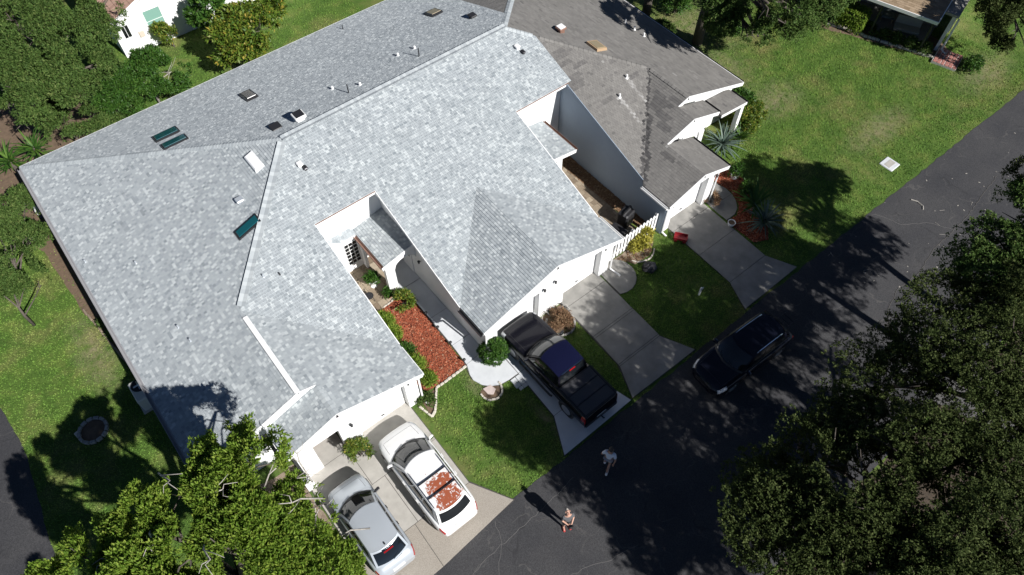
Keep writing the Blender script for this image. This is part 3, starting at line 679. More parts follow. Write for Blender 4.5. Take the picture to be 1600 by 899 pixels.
# ---- grass blades over the lawns in view
def grass(seed=3):
    rs = np.random.RandomState(seed); pts = []
    for (x0, x1, y0, y1), d in (((-9.6, -3.0, 13, 36), 330), ((5.0, 9.6, 6.8, 13), 520), ((11.9, 13.5, 7, 12.6), 420), ((15.6, 20.7, 7, 13.4), 460), ((23, 46, 7.2, 27), 330), ((4, 18, 34, 45), 300), ((-2, 0, 6, 12), 300), ((-9, 5, 34.5, 45), 150), ((44, 52, 7, 16), 150)):
        n = int((x1 - x0) * (y1 - y0) * d); pts.append(np.stack([rs.uniform(x0, x1, n), rs.uniform(y0, y1, n)], 1))
    p = np.concatenate(pts)
    bad = [edge + [(-60, 6.9), (-60, -1.3), (140, -1.3)], edge2 + [(-16, 60), (-16, 6.9)], [(-.5, 16), (4.78, 16), (4.76, 8.75), (5.75, 6.98), (-.75, 6.6)], [(9.4, 13.3), (12.02, 13.3), (12.05, 8.67), (12.5, 7.2), (8.5, 7.1), (9.3, 8.77)],
           [(13.3, 13.35), (15.86, 13.35), (15.75, 8.74), (16.5, 7.17), (12.55, 7.22), (13.18, 8.85)], [(20.55, 13.35), (23.22, 13.35), (23.1, 8.7), (23.8, 7.25), (19.88, 7.2), (20.5, 8.7)], [(-3.3, 34.4), (29, 34.4), (29, 16.5), (25.6, 15.2), (23.5, 15.2), (23.5, 13), (-.3, 13), (-.3, 14.5), (-3.3, 14.5)],
           bed1, bed2, stone_bed, [(15.95, 13.3), (16.7, 13.3)] + arcpts(16.42, 12.42, 1.04, 55, -125), [(23.3, 11.4), (24.0, 11.4), (24.5, 11.8), (24.9, 12.6), (24.8, 13.5), (24, 15.6), (23.45, 15.6)],
           [(7.9, 14), (9.4, 14), (9.45, 11.28), (8.9, 11.3), (8.4, 11.37), (8.05, 11.58), (7.8, 11.85), (7.64, 12.3), (7.83, 13.12)], arcpts(-6.4, 20.5, .6, 0, 330, 11), [(8.9, 11.3), (9.44, 11.3), (9.44, 10.6), (8.9, 10.6)], [(32.78, 8.1), (33.6, 8.1), (33.6, 8.93), (32.78, 8.93)],
           [(5.2, 13.1), (6.15, 13.1), (5.45, 12.05), (5.2, 12)], [(4.3, 43.0), (30, 43), (30, 60), (4.3, 60)]]
    for b in bad: p = p[~inpoly(p, b)]
    soft = [[(-5.2, 34.6), (-4.75, 30.2), (-4.6, 27), (-4.25, 25), (-4.05, 23.2), (-3.8, 21.6), (-3.2, 21.6), (-3.2, 34.6)], [(-3.2, 34.3), (4.6, 34.3), (5.2, 36.4), (2, 38), (1, 43), (-9, 44), (-8, 36), (-5.2, 34.6)],
            [(-2.6, 13.9), (-.5, 13.9), (-.5, 9.6), (-1.6, 9.4), (-2.4, 11)], [(17.0, 13.25), (19.7, 13.2), (19.35, 12.75), (18.6, 12.3), (17.7, 12.35), (17.45, 12.8)], [(39.5, 19), (42.9, 11.7), (44.2, 11.6), (45.5, 17)],
            [(11.95, 12.9), (13.3, 12.9), (13.25, 12.3), (12.8, 11.55), (12.2, 11.5), (11.95, 12)]]
    for b in soft: k = inpoly(p, b) & (rs.rand(len(p)) > .12); p = p[~k]
    for wx, wy, rx, ry in WORN:
        d = np.hypot((p[:, 0] - wx) / rx, (p[:, 1] - wy) / ry); p = p[(d > 1) | (rs.rand(len(p)) < .3 + .6 * d)]
    thin = field(np.concatenate([p, np.zeros((len(p), 1))], 1), .9, 9); p = p[rs.rand(len(p)) < .78 + .3 * thin]
    n = len(p); a = rs.rand(n) * 6.283; h = rs.uniform(.035, .085, n); ln = rs.uniform(.02, .09, n); wd = rs.uniform(.014, .03, n)
    la = a + rs.uniform(-1, 1, n) + 1.57
    b0 = np.stack([p[:, 0] - np.cos(a) * wd, p[:, 1] - np.sin(a) * wd, np.zeros(n)], 1); b1 = np.stack([p[:, 0] + np.cos(a) * wd, p[:, 1] + np.sin(a) * wd, np.zeros(n)], 1)
    tp = np.stack([p[:, 0] + np.cos(la) * ln, p[:, 1] + np.sin(la) * ln, h], 1)
    V = np.stack([b0, b1, tp], 1).reshape(-1, 3); F = np.arange(n * 3).reshape(-1, 3)
    tag(fast_mesh('grass', V, F, None, 'grass_blade', kind='stuff'), 'short mown grass covering the lawns round the houses', 'grass')
grass()
# ---------------------------------------------------------------- grey roofed house
K = .345
zF = lambda x, y: 6.09 - K * (24.44 - y)
zR = lambda x, y: 6.09 - K * (y - 24.44)
zL = lambda x, y: 2.6 + K * (x + 3.5)
zW1 = lambda x, y: 4.18 - K * (x - 1.08)
zE = lambda x, y: zW1(1.77, 0) - K * (1.77 - x)
zA = lambda x, y: 2.6 + K * (x - 8.62)
zB = lambda x, y: 2.6 + K * (16.65 - x)
zP1 = lambda x, y: 2.5 + .22 * (x - 7.25)
zQ1 = lambda x, y: 2.5 + .75 * (y - 20.62)
zP3 = lambda x, y: 2.5 + .16 * (18.8 - x)
def deck(h, faces, mat, th=.16):
    m = MB()
    for polys, zf in faces:
        for p in polys:
            p = ccw(p); n = len(p)
            v = [(x, y, zf(x, y)) for x, y in p] + [(x, y, zf(x, y) - th) for x, y in p]
            m.add(v, [tuple(range(n)), tuple(range(2 * n - 1, n - 1, -1))] + [(i + n, (i + 1) % n + n, (i + 1) % n, i) for i in range(n)], tint=.3)
    return m.build('roof', mat, h)
G = [([[(-3.5, 34.55), (6.62, 24.44), (19.05, 24.44), (20.2, 25.59), (20.2, 34.55)]], zR, (0, 1)),
     ([[(-3.5, 34.55), (6.62, 24.44), (1.08, 18.9), (-3.5, 18.9)], [(-3.5, 18.9), (1.08, 18.9), (1.08, 14.25), (-3.5, 14.25)]], zL, (-1, 0)),
     ([[(6.62, 24.44), (19.05, 24.44), (20.2, 23.29), (20.2, 20.47), (2.65, 20.47)], [(2.65, 20.47), (1.08, 18.9), (5.55, 14.43), (5.55, 20.47)],
       [(8.62, 20.47), (8.62, 14.33), (12.635, 18.345), (12.635, 20.47)], [(16.65, 20.47), (12.635, 20.47), (12.635, 18.345), (16.65, 14.33)]], zF, (0, -1)),
     ([[(1.08, 18.9), (1.08, 14.25), (5.55, 14.25), (5.55, 14.43)], [(1.77, 14.25), (1.77, 12.7), (5.55, 12.7), (5.55, 14.25)]], zW1, (1, 0)),
     ([[(1.77, 12.7), (1.77, 14.25), (-.63, 14.25), (-.63, 12.7)]], zE, (-1, 0)),
     ([[(12.635, 18.345), (8.62, 14.33), (8.62, 12.65), (12.635, 12.65)]], zA, (-1, 0)),
     ([[(12.635, 18.345), (12.635, 12.65), (16.65, 12.65), (16.65, 14.33)]], zB, (1, 0)),
     ([[(7.25, 18.25), (8.96, 18.25), (8.96, 20.97), (7.25, 20.97)]], zP1, (-1, 0)),
     ([[(6.4, 20.62), (7.25, 20.62), (7.25, 20.97), (5.75, 20.97)]], zQ1, (0, -1)),
     ([[(16.34, 18.3), (18.8, 18.3), (18.8, 20.97), (16.34, 20.97)]], zP3, (1, 0))]
H1 = thing('house', 'long villa under the clean pale grey shingle roof with white garage fronts', 'house', (6.5, 22, 0))
deck(H1, [(a, b) for a, b, _ in G], 'shingle_grey', .14)
def tint_grey(rd, x, y):
    q = rd.random()
    return min(1, max(0, (rd.gauss(.24, .10) if q < .24 else rd.gauss(.48, .08) if q < .8 else rd.gauss(.86, .1))))
m = MB()
for i, (polys, zf, dn) in enumerate(G): shingles(m, polys, zf, dn, .124, (.07, .165), .024, i + 1, tint_grey)
tag(m.build('shingle', 'shingle_grey', H1), kind='stuff')
ridge_caps((6.55, 24.44, 6.09), (19.15, 24.44, 6.09), [(0, K), (0, -K)], H1, 'shingle_grey', .17, .32, 1)
ridge_caps((-3.4, 34.45, 2.635), (6.55, 24.51, 6.07), [(0, -K), (K, 0)], H1, 'shingle_grey', .17, .36, 2)
ridge_caps((1.2, 19.02, 4.22), (6.5, 24.32, 6.05), [(0, K), (K, 0)], H1, 'shingle_grey', .17, .36, 3)
ridge_caps((1.77, 12.72, 3.94), (1.77, 14.3, 3.94), [(K, 0), (-K, 0)], H1, 'shingle_grey', .2, .32, 4)
ridge_caps((20.1, 23.39, 5.73), (19.1, 24.39, 6.07), [(0, K), (-K, 0)], H1, 'shingle_grey', .2, .3, 5)
m = MB(); m.beam((1.08, 14.28, 4.235), (1.08, 18.5, 4.235), .20, .05); m.build('ridge_vent', 'gutter_white', H1, label='white metal ridge vent strip near the left garage')
# fascias and gutters
def fascia(h, pts, ht=.17, off=(0, 0), name='fascia', wd=.03, mat='white_trim', dz=.015):
    for a, b in zip(pts[:-1], pts[1:]):
        q = Vector((off[0], off[1], dz)); MB().beam(Vector(a) + q, Vector(b) + q, wd, ht).build(name, mat, h)
def gutter(h, a, b, out, mat='gutter_white'):
    a = Vector(a); b = Vector(b); o = Vector((out[0], out[1], 0)); m = MB(); z = Vector((0, 0, 1))
    m.beam(a + o * .02 - z * .0, b + o * .02 - z * .0, .02, .11); m.beam(a + o * .13 - z * .01, b + o * .13 - z * .01, .02, .10); m.beam(a + o * .075 - z * .09, b + o * .075 - z * .09, .10, .018)
    return m.build('gutter', mat, h)
fascia(H1, [(-3.515, 14.23, 2.6), (-3.515, 34.56, 2.6)], mat='gutter_grey'); gutter(H1, (-3.53, 14.3, 2.57), (-3.53, 34.5, 2.57), (-1, 0), 'gutter_grey')
fascia(H1, [(-3.5, 34.565, 2.6), (20.2, 34.565, 2.6)])
fascia(H1, [(-.64, 12.685, 3.12), (1.77, 12.685, 3.945), (5.56, 12.685, zW1(5.56, 0))], .22)
fascia(H1, [(-3.5, 14.235, 2.6), (1.08, 14.235, 4.18), (1.79, 14.235, zW1(1.79, 0))], .10, dz=.03)
wallp_late = [(-.63, 14.262, zE(-.63, 0) - .05), (1.74, 14.262, zE(1.74, 0) - .05), (1.08, 14.262, 4.06), (-.63, 14.262, zL(-.63, 0) - .16)]
fascia(H1, [(8.6, 12.635, 2.6), (12.635, 12.635, 3.985), (16.67, 12.635, 2.6)], .22)
gutter(H1, (-.645, 12.75, 3.08), (-.645, 14.2, 3.08), (-1, 0), 'dark_metal')
fascia(H1, [(5.565, 14.25, 2.635), (5.565, 12.7, 2.635)])
fascia(H1, [(5.565, 14.43, zF(0, 14.43)), (5.565, 20.47, zF(0, 20.47))], .16); fascia(H1, [(8.605, 20.47, zF(0, 20.47)), (8.605, 14.33, zF(0, 14.33))], .16); fascia(H1, [(16.665, 20.47, zF(0, 20.47)), (16.665, 14.33, zF(0, 14.33))], .16)
fascia(H1, [(5.55, 20.455, zF(0, 20.455)), (8.62, 20.455, zF(0, 20.455))], .18); fascia(H1, [(16.65, 20.455, zF(0, 20.455)), (20.0, 20.455, zF(0, 20.455))], .18)
for x0, x1 in ((5.56, 8.6), (16.66, 20.0)): MB().beam((x0, 20.43, zF(0, 20.43) + .03), (x1, 20.43, zF(0, 20.43) + .03), .035, .03).build('drip_edge', 'rust_edge', H1)
gutter(H1, (8.59, 14.3, 2.57), (8.59, 12.66, 2.57), (-1, 0), 'dark_metal'); gutter(H1, (16.68, 14.3, 2.57), (16.68, 12.66, 2.57), (1, 0))
gutter(H1, (7.23, 18.27, 2.5), (7.23, 20.6, 2.5), (-1, 0), 'rust_edge'); gutter(H1, (18.82, 18.32, 2.5), (18.82, 20.9, 2.5), (1, 0), 'rust_edge')
fascia(H1, [(7.13, 18.235, zP1(7.13, 0)), (8.95, 18.235, zP1(8.95, 0))], .2); fascia(H1, [(16.7, 18.285, zP3(16.7, 0)), (18.85, 18.285, zP3(18.85, 0))], .2)
fascia(H1, [(5.78, 20.94, 2.72), (6.4, 20.605, 2.5), (7.22, 20.605, 2.5)], .16)
# walls
def wallp(h, pts, d, mat='white_paint', name='wall'): return MB().extrude(pts, d).build(name, mat, h)
wallp(H1, [(-3.2, 14.55, 0), (-3.2, 34.25, 0), (-3.2, 34.25, 2.52), (-3.2, 14.55, 2.52)], (.15, 0, 0))
wallp(H1, [(-3.05, 34.25, 0), (20, 34.25, 0), (20, 34.25, 2.5), (-3.05, 34.25, 2.5)], (0, -.15, 0))
wallp(H1, [(-3.05, 14.55, 0), (-.3, 14.55, 0), (-.3, 14.55, zL(-.3, 0) - .16), (-3.05, 14.55, 2.58)], (0, .15, 0))
wallp(H1, wallp_late, (0, .1, 0))
wallp(H1, [(-.3, 13.42, 0), (-.3, 17, 0), (-.3, 17, 3.0), (-.3, 13.42, 3.0)], (.12, 0, 0))
wallp(H1, [(-.18, 16.2, 0), (1.95, 16.2, 0), (1.95, 16.2, 3.4), (-.18, 16.2, 3.4)], (0, .12, 0), 'interior_beige')
wallp(H1, [(1.95, 13.42, 0), (1.95, 16.3, 0), (1.95, 16.3, 3.4), (1.95, 13.42, 3.4)], (.12, 0, 0))
for x0, x1, b in ((-.3, .45, H1), (1.6, 2.42, H1), (4.72, 5.3, H1), (8.95, 9.55, H1), (11.95, 13.45, H1), (15.74, 16.35, H1)): MB().box(x0, 12.95, 0, x1, 13.4, 2.2).build('pier', 'white_paint', b)
wallp(H1, [(-.3, 12.952, 2.2), (5.3, 12.952, 2.2), (5.3, 12.952, zW1(5.3, 0) - .15), (1.77, 12.952, 3.78), (-.3, 12.952, zE(-.3, 0) - .15)], (0, .44, 0))
wallp(H1, [(8.95, 12.952, 2.2), (16.35, 12.952, 2.2), (16.35, 12.952, zB(16.35, 0) - .15), (12.635, 12.952, 3.83), (8.95, 12.952, zA(8.95, 0) - .15)], (0, .44, 0))
for x, dx in ((5.3, -.14), (8.95, .14), (16.35, -.14)):
    wallp(H1, [(x, 13.402, 0), (x, 20.95, 0), (x, 20.95, zF(0, 20.95) - .15), (x, 14.4, 2.46), (x, 13.402, 2.46)], (dx, 0, 0))
for x0, x1 in ((5.16, 9.09), (16.21, 19.98)): wallp(H1, [(x0, 20.952, 0), (x1, 20.952, 0), (x1, 20.952, 4.73), (x0, 20.952, 4.73)], (0, .15, 0))
# garage doors of four sections with raised fields
def garage_door(h, x0, x1, y, z1=2.2, label=None):
    g = MB().box(x0 - .02, y + .02, .03, x1 + .02, y + .05, z1).build('garage_door', 'garage_door', h, label=label); n = 4; sh = (z1 - .03) / n
    for i in range(n):
        m = MB(); m.box(x0, y - .02, .035 + i * sh, x1, y + .019, .03 + (i + 1) * sh - .012)
        for j in range(4):
            a = x0 + (x1 - x0) * (j + .12) / 4; b = x0 + (x1 - x0) * (j + .88) / 4; m.box(a, y - .03, .035 + i * sh + .1, b, y - .021, .03 + (i + 1) * sh - .1)
        m.build('panel', 'garage_door', g)
    MB().box((x0 + x1) / 2 - .08, y - .06, .32, (x0 + x1) / 2 + .08, y - .031, .36).build('handle', 'dark_metal', g)
garage_door(H1, 2.42, 4.72, 13.3); garage_door(H1, 9.55, 11.95, 13.3); garage_door(H1, 13.45, 15.74, 13.3)
def lantern(h, x, y, z, out=(0, -1)):
    o = Vector((out[0], out[1], 0)); c = Vector((x, y, z)); a = MB().lathe(c + o * .11 - Vector((0, 0, .1)), [(.03, 0), (.05, .02), (.05, .14), (.07, .15), (.02, .21)], 8); a.beam(c, c + o * .11, .03, .03)
    return a.build('wall_lantern', 'black_plastic', h)
for q in ((12.160, 12.940, 2.328), (12.790, 12.940, 2.405), (2.128, 12.940, 2.125), (4.858, 12.940, 2.369), (15.822, 12.940, 2.343)): lantern(H1, *q)
lantern(H1, 8.94, 17.9, 1.9, (-1, 0))
# porch arch, posts, doors and windows
MB().box(7.3, 18.3, .02, 7.76, 18.52, 2.36).build('pillar', 'white_paint', H1)
m = MB(); seg = [(7.76 + 1.19 * i / 12, 1.75 + .52 * math.sin(math.acos(max(-1, min(1, (i - 6) / 6))))) for i in range(13)]
for a, b in zip(seg[:-1], seg[1:]): m.extrude([(a[0], 18.302, a[1]), (b[0], 18.302, b[1]), (b[0], 18.302, zP1(b[0], 0) - .14), (a[0], 18.302, zP1(a[0], 0) - .14)], (0, .2, 0))
m.build('arch', 'white_paint', H1)
MB().box(7.27, 20.4, .02, 7.42, 20.94, 2.36).build('pillar', 'white_paint', H1)
def door(h, x0, x1, y, z0, z1, mat, panels=3):
    d = MB().box(x0, y - .03, z0, x1, y, z1).build('door', mat, h)
    m = MB()
    for i in range(panels):
        a = z0 + (z1 - z0) * (i + .12) / panels; b = z0 + (z1 - z0) * (i + .88) / panels
        for u0, u1 in ((.1, .45), (.55, .9)): m.box(x0 + (x1 - x0) * u0, y - .045, a, x0 + (x1 - x0) * u1, y - .031, b)
    m.build('panel', mat, d); MB().lathe((x0 + .08, y - .07, (z0 + z1) / 2), [(.03, -.03), (.04, 0), (.03, .03)], 8).build('handle', 'chrome', d)
door(H1, 7.85, 8.75, 20.945, .05, 2.1, 'bark')
d = MB().box(8.91, 18.75, .05, 8.945, 19.6, 2.08).build('door', 'door_white', H1, label='white side door inside the arch')
MB().box(8.895, 18.9, 1.2, 8.909, 19.45, 1.95).build('pane', 'glass_dark', d)
wallp(H1, [(6.42, 20.72, 0), (7.3, 20.72, 0), (7.3, 20.72, 2.42), (6.42, 20.72, 2.42)], (0, .2, 0))
wallp(H1, [(5.82, 20.945, 0), (6.42, 20.72, 0), (6.42, 20.72, 2.42), (5.82, 20.945, 2.5)], (.05, .12, 0))
def window(h, x0, x1, y, z0, z1, nx, nz, mat='glass_dark'):
    f = MB(); t_ = .05
    f.box(x0 - t_, y - .05, z0 - t_, x0, y - .002, z1 + t_); f.box(x1, y - .05, z0 - t_, x1 + t_, y - .002, z1 + t_); f.box(x0, y - .05, z0 - t_, x1, y - .002, z0); f.box(x0, y - .05, z1, x1, y - .002, z1 + t_)
    w_ = f.build('window', 'white_trim', h); b = MB()
    for i in range(1, nx): b.box(x0 + (x1 - x0) * i / nx - .012, y - .034, z0, x0 + (x1 - x0) * i / nx + .012, y - .02, z1)
    for i in range(1, nz): b.box(x0, y - .036, z0 + (z1 - z0) * i / nz - .012, x1, y - .022, z0 + (z1 - z0) * i / nz + .012)
    if b.v: b.build('muntin', 'white_trim', w_)
    for i in range(nx):
        for j in range(nz):
            MB().box(x0 + (x1 - x0) * i / nx, y - .018, z0 + (z1 - z0) * j / nz, x0 + (x1 - x0) * (i + 1) / nx, y - .004, z0 + (z1 - z0) * (j + 1) / nz).build('pane', mat, w_)
    return w_
window(H1, 6.55, 7.2, 20.72, .55, 2.1, 3, 6)
wallp(H1, [(16.36, 18.5, 0), (17.75, 18.5, 0), (17.75, 18.5, 2.6), (16.36, 18.5, 2.75)], (0, .14, 0)); window(H1, 16.5, 17.05, 18.5, 1.0, 2.2, 1, 2)
MB().box(17.7, 18.42, .03, 18.05, 18.66, 2.5).build('pillar', 'white_paint', H1)
def downspout(h, pts): return MB().tube(pts, .045, 6).build('downspout', 'gutter_white', h)
downspout(H1, [(16.72, 12.68, 2.5), (16.5, 12.8, 2.25), (16.45, 12.86, 1.0), (16.45, 12.86, .2), (16.6, 12.45, .07), (16.62, 12.3, .06)])
downspout(H1, [(5.5, 12.72, 2.5), (5.36, 12.86, 2.25), (5.36, 12.86, .2), (5.42, 12.6, .08)])
downspout(H1, [(8.62, 12.7, 2.45), (8.88, 12.88, 2.2), (8.88, 12.88, .15)])
MB().box(-.55, 12.45, 0, -.2, 12.75, .85).build('low_wall', 'white_paint', H1)
# roof fittings
def skylight(h, zf, x0, y0, x1, y1, glass, ht=.12, fr='dark_metal', rim=.07):
    f = MB().roofbox(zf, x0, y0, x1, y1, .0, ht, .02).build('skylight', fr, h)
    MB().roofbox(zf, x0 + rim, y0 + rim, x1 - rim, y1 - rim, ht - .02, ht + .025, .03).build('pane', glass, f)
skylight(H1, zR, 2.3, 29.95, 3.55, 30.7, 'skylight_glass'); skylight(H1, zR, 2.35, 28.75, 3.6, 29.4, 'skylight_glass')
skylight(H1, zL, 2.62, 21.66, 3.8, 22.2, 'skylight_glass', .1); skylight(H1, zL, 4.82, 23.9, 5.3, 25.0, 'skylight_white', .16, 'skylight_frame', .025)
skylight(H1, zR, 6.98, 29.7, 7.62, 30.85, 'skylight_smoked', .15); skylight(H1, zR, 17.92, 29.3, 18.66, 30.1, 'skylight_tan', .15)
def pipe(h, p, r=.05, ht=.22, mat='gutter_white'):
    x, y, z = p; m = MB(); m.lathe((x, y, z - .03), [(r * 2.0, 0), (r * 1.8, .04), (r * 1.1, .07), (r, .12), (r, ht), (r * .8, ht + .01)], 10); return m.build('vent_pipe', mat, h)
def hood(h, p, sx, sy, ht, mat, cap=None):
    x, y, z = p; m = MB(); m.obox((x, y, z + ht * .3), (sx * .7, sy * .7, ht), bev=.02); m.obox((x, y, z + ht * .86), (sx, sy, ht * .35), bev=.03); o = m.build('roof_vent', mat, h)
    if cap: MB().obox((x, y, z + ht * 1.07), (sx * .8, sy * .8, .04)).build('cap', cap, o)
for q in ((10.327, 26.702, 5.310), (11.349, 25.738, 5.642), (14.181, 26.831, 5.265), (15.116, 26.713, 5.306)): pipe(H1, q, .06, .2)
for q in ((10.606, 25.550, 5.707), (14.733, 25.695, 5.657)): pipe(H1, q, .028, .55, 'dark_metal')
hood(H1, (7.883, 25.302, 5.793), .54, .54, .36, 'gutter_white', 'dark_metal'); hood(H1, (6.818, 25.710, 5.652), .5, .5, .12, 'black_plastic'); hood(H1, (19.011, 27.053, 5.189), .4, .4, .2, 'black_plastic')
hood(H1, (6.535, 23.013, 5.598), .26, .3, .16, 'gutter_white'); hood(H1, (6.638, 22.783, 5.518), .2, .28, .12, 'dark_metal'); hood(H1, (18.909, 23.168, 5.651), .26, .3, .18, 'gutter_white'); hood(H1, (19.009, 22.835, 5.536), .2, .28, .12, 'dark_metal')
hood(H1, (3.606, 23.326, 5.052), .34, .34, .16, 'paint_silver')
for q in ((2.579, 19.613, 4.425), (-3.074, 26.653, 2.747), (-1.306, 24.585, 3.357), (-1.246, 20.369, 3.378), (-1.128, 19.433, 3.418)): pipe(H1, q, .035, .2, 'paint_silver')
pipe(H1, (3.168, 19.378, 4.344), .03, .15, 'dark_metal'); pipe(H1, (14.362, 33.221, 3.060), .025, .3, 'dark_metal')

# ---------------------------------------------------------------- brown roofed end of the row
zG = lambda x, y: 2.6 + K * (29.16 - x)
zC = lambda x, y: 2.6 + K * (x - 19.7)
zS2 = lambda x, y: zC(23.7, 0) - K * (x - 23.7)
zS3 = lambda x, y: zC(21.9, 0) - K * (x - 21.9)
zPp = lambda x, y: 2.35 + .12 * (28.4 - x)
BR = [([[(20.2, 25.59), (29.16, 34.55), (20.2, 34.55)]], zR, (0, 1)),
      ([[(19.05, 24.44), (29.16, 34.55), (29.16, 19.09), (24.4, 19.09)], [(24.4, 16.3), (29.16, 16.3), (29.16, 19.09), (24.4, 19.09)]], zG, (1, 0)),
      ([[(20.2, 23.29), (24.4, 19.09), (20.2, 14.9)], [(19.9, 20.47), (20.2, 20.47), (20.2, 14.9), (19.9, 14.6)]], zF, (0, -1)),
      ([[(21.6, 16.3), (24.4, 19.1), (24.4, 16.3)], [(20.47, 15.17), (21.6, 16.3), (23.7, 16.3), (23.7, 15.17)], [(19.7, 14.4), (20.47, 15.17), (21.9, 15.17), (21.9, 14.4)], [(19.7, 12.6), (21.9, 12.6), (21.9, 14.4), (19.7, 14.4)]], zC, (-1, 0)),
      ([[(23.7, 15.17), (25.75, 15.17), (25.75, 16.3), (23.7, 16.3)]], zS2, (1, 0)),
      ([[(21.9, 12.6), (23.88, 12.6), (23.88, 15.17), (21.9, 15.17)]], zS3, (1, 0)),
      ([[(26.3, 15.3), (28.4, 15.3), (28.4, 16.62), (26.3, 16.62)]], zPp, (1, 0))]
H2 = thing('house', 'end villa under the stained brown shingle roof with stepped right gables', 'house', (24, 20, 0))
deck(H2, [(a, b) for a, b, _ in BR], 'shingle_brown', .14)
DARK = [(20.652, 22.031, 5.259), (20.610, 21.727, 5.154), (21.010, 21.847, 5.195), (20.550, 21.352, 5.025), (21.206, 21.012, 4.907), (20.568, 20.617, 4.771), (20.391, 20.308, 4.665), (20.338, 20.096, 4.591), (23.229, 19.179, 4.275), (23.075, 20.372, 4.686), (21.158, 18.700, 4.110)]
DARKC = [(23.3, 17.2), (23.5, 16.9), (23.0, 17.1), (23.9, 16.6), (22.5, 16.0), (22.9, 16.5), (21.5, 14.6), (23.6, 17.5)]
def tint_brown(rd, x, y):
    t = rd.gauss(.62, .1) if rd.random() < .8 else rd.gauss(.4, .08)
    for q in DARK:
        if abs(y - q[1]) < .13 and abs(x - q[0]) < .4: return rd.uniform(.2, .32)
    return t
def tint_left(rd, x, y):
    t = rd.gauss(.52, .12)
    for q in DARKC:
        if abs(x - q[0]) < .14 and abs(y - q[1]) < .42: return rd.uniform(.15, .25)
    dv = abs((x - 19.7) - (y - 14.4)) / 1.414
    if dv < (.26 + .05 * math.sin(y * 5) if 14.4 < y < 17.0 else .10) and rd.random() < .85: t = rd.uniform(.02, .16)
    return t
STREAK = [(22.909, 19.224, 4.291), (21.839, 18.575, 4.067)]
def tint_valley(rd, x, y):
    dv = abs((x - 19.7) - (y - 14.4)) / 1.414
    if dv < (.16 if y < 17 else .07) and rd.random() < .8: return rd.uniform(0, .16)
    for q in STREAK:
        if -.1 < q[1] - y < 1.7 and abs(x - q[0]) < .13 - .04 * (q[1] - y): return rd.uniform(.9, 1)
    return tint_brown(rd, x, y)
m = MB()
for i, (polys, zf, dn) in enumerate(BR): shingles(m, polys, zf, dn, .132, (.145, .155) if i in (2, 3) else (.29, .31), .009, 40 + i, tint_left if i == 3 else tint_valley if i == 2 else tint_brown, .008, True)
tag(m.build('shingle', 'shingle_brown', H2), kind='stuff')
ridge_caps((24.3, 19.19, 4.27), (20.3, 23.19, 5.66), [(0, K), (-K, 0)], H2, 'shingle_brown', .26, .26, 6)
ridge_caps((24.4, 16.32, 4.24), (24.4, 19.1, 4.24), [(K, 0), (-K, 0)], H2, 'shingle_brown', .26, .26, 7)
ridge_caps((23.6, 28.99, 4.53), (19.1, 24.49, 6.07), [(-K, 0), (0, -K)], H2, 'shingle_grey', .22, .34, 8)
fascia(H2, [(24.4, 16.285, 4.24), (29.17, 16.285, 2.6)], .2); fascia(H2, [(23.72, 16.285, zC(23.72, 0)), (24.4, 16.285, 4.22)], .2)
fascia(H2, [(21.95, 15.155, zC(21.95, 0)), (23.7, 15.155, zC(23.7, 0)), (25.77, 15.155, zS2(25.77, 0))], .2)
fascia(H2, [(19.68, 12.585, 2.6), (21.9, 12.585, zC(21.9, 0)), (23.9, 12.585, zS3(23.9, 0))], .2); fascia(H2, [(26.3, 15.285, zPp(26.3, 0)), (28.4, 15.285, 2.35)], .16)
fascia(H2, [(29.175, 16.3, 2.6), (29.175, 34.5, 2.6)], .17); gutter(H2, (29.2, 16.4, 2.56), (29.2, 34.4, 2.56), (1, 0), 'dark_metal')
gutter(H2, (25.78, 15.2, zS2(25.78, 0) - .02), (25.78, 16.25, zS2(25.78, 0) - .02), (1, 0), 'dark_metal'); gutter(H2, (23.9, 12.62, zS3(23.9, 0) - .02), (23.9, 15.1, zS3(23.9, 0) - .02), (1, 0), 'dark_metal')
gutter(H2, (28.42, 15.3, 2.33), (28.42, 16.5, 2.33), (1, 0), 'dark_metal'); gutter(H2, (19.67, 12.65, 2.57), (19.67, 14.4, 2.57), (-1, 0))
fascia(H2, [(19.885, 20.44, zF(0, 20.44)), (19.885, 14.6, zF(0, 14.6))], .16, mat='party_wall_shade')
wallp(H2, [(19.98, 12.95, 0), (19.98, 21.1, 0), (19.98, 21.1, 4.78), (19.98, 14.5, 2.47), (19.98, 12.95, 2.47)], (.15, 0, 0), 'party_wall_shade')
for x0, x1 in ((20.131, 20.56), (22.98, 23.5)): MB().box(x0, 12.95, 0, x1, 13.4, 2.2).build('pier', 'white_paint', H2)
wallp(H2, [(20.131, 12.952, 2.2), (23.5, 12.952, 2.2), (23.5, 12.952, zS3(23.5, 0) - .15), (21.9, 12.952, zC(21.9, 0) - .15), (20.131, 12.952, zC(20.13, 0) - .15)], (0, .44, 0))
garage_door(H2, 20.56, 22.98, 13.32)
wallp(H2, [(23.5, 13.402, 0), (23.5, 15.6, 0), (23.5, 15.6, 2.6), (23.5, 13.402, 2.6)], (-.12, 0, 0))
wallp(H2, [(21.5, 15.6, 2.0), (25.4, 15.6, 2.0), (25.4, 15.6, zS2(25.4, 0) - .15), (23.7, 15.6, zC(23.7, 0) - .15), (21.5, 15.6, zC(21.5, 0) - .15)], (0, .14, 0))
MB().box(25.05, 15.5, 0, 25.42, 15.78, 2.0).build('pillar', 'white_paint', H2)
m = MB(); seg = [(23.55 + 1.5 * i / 10, 1.45 + .5 * math.sqrt(max(0, 1 - ((i - 5) / 5) ** 2))) for i in range(11)]
for a, b in zip(seg[:-1], seg[1:]): m.extrude([(a[0], 15.602, a[1]), (b[0], 15.602, b[1]), (b[0], 15.602, 1.998), (a[0], 15.602, 1.998)], (0, .136, 0))
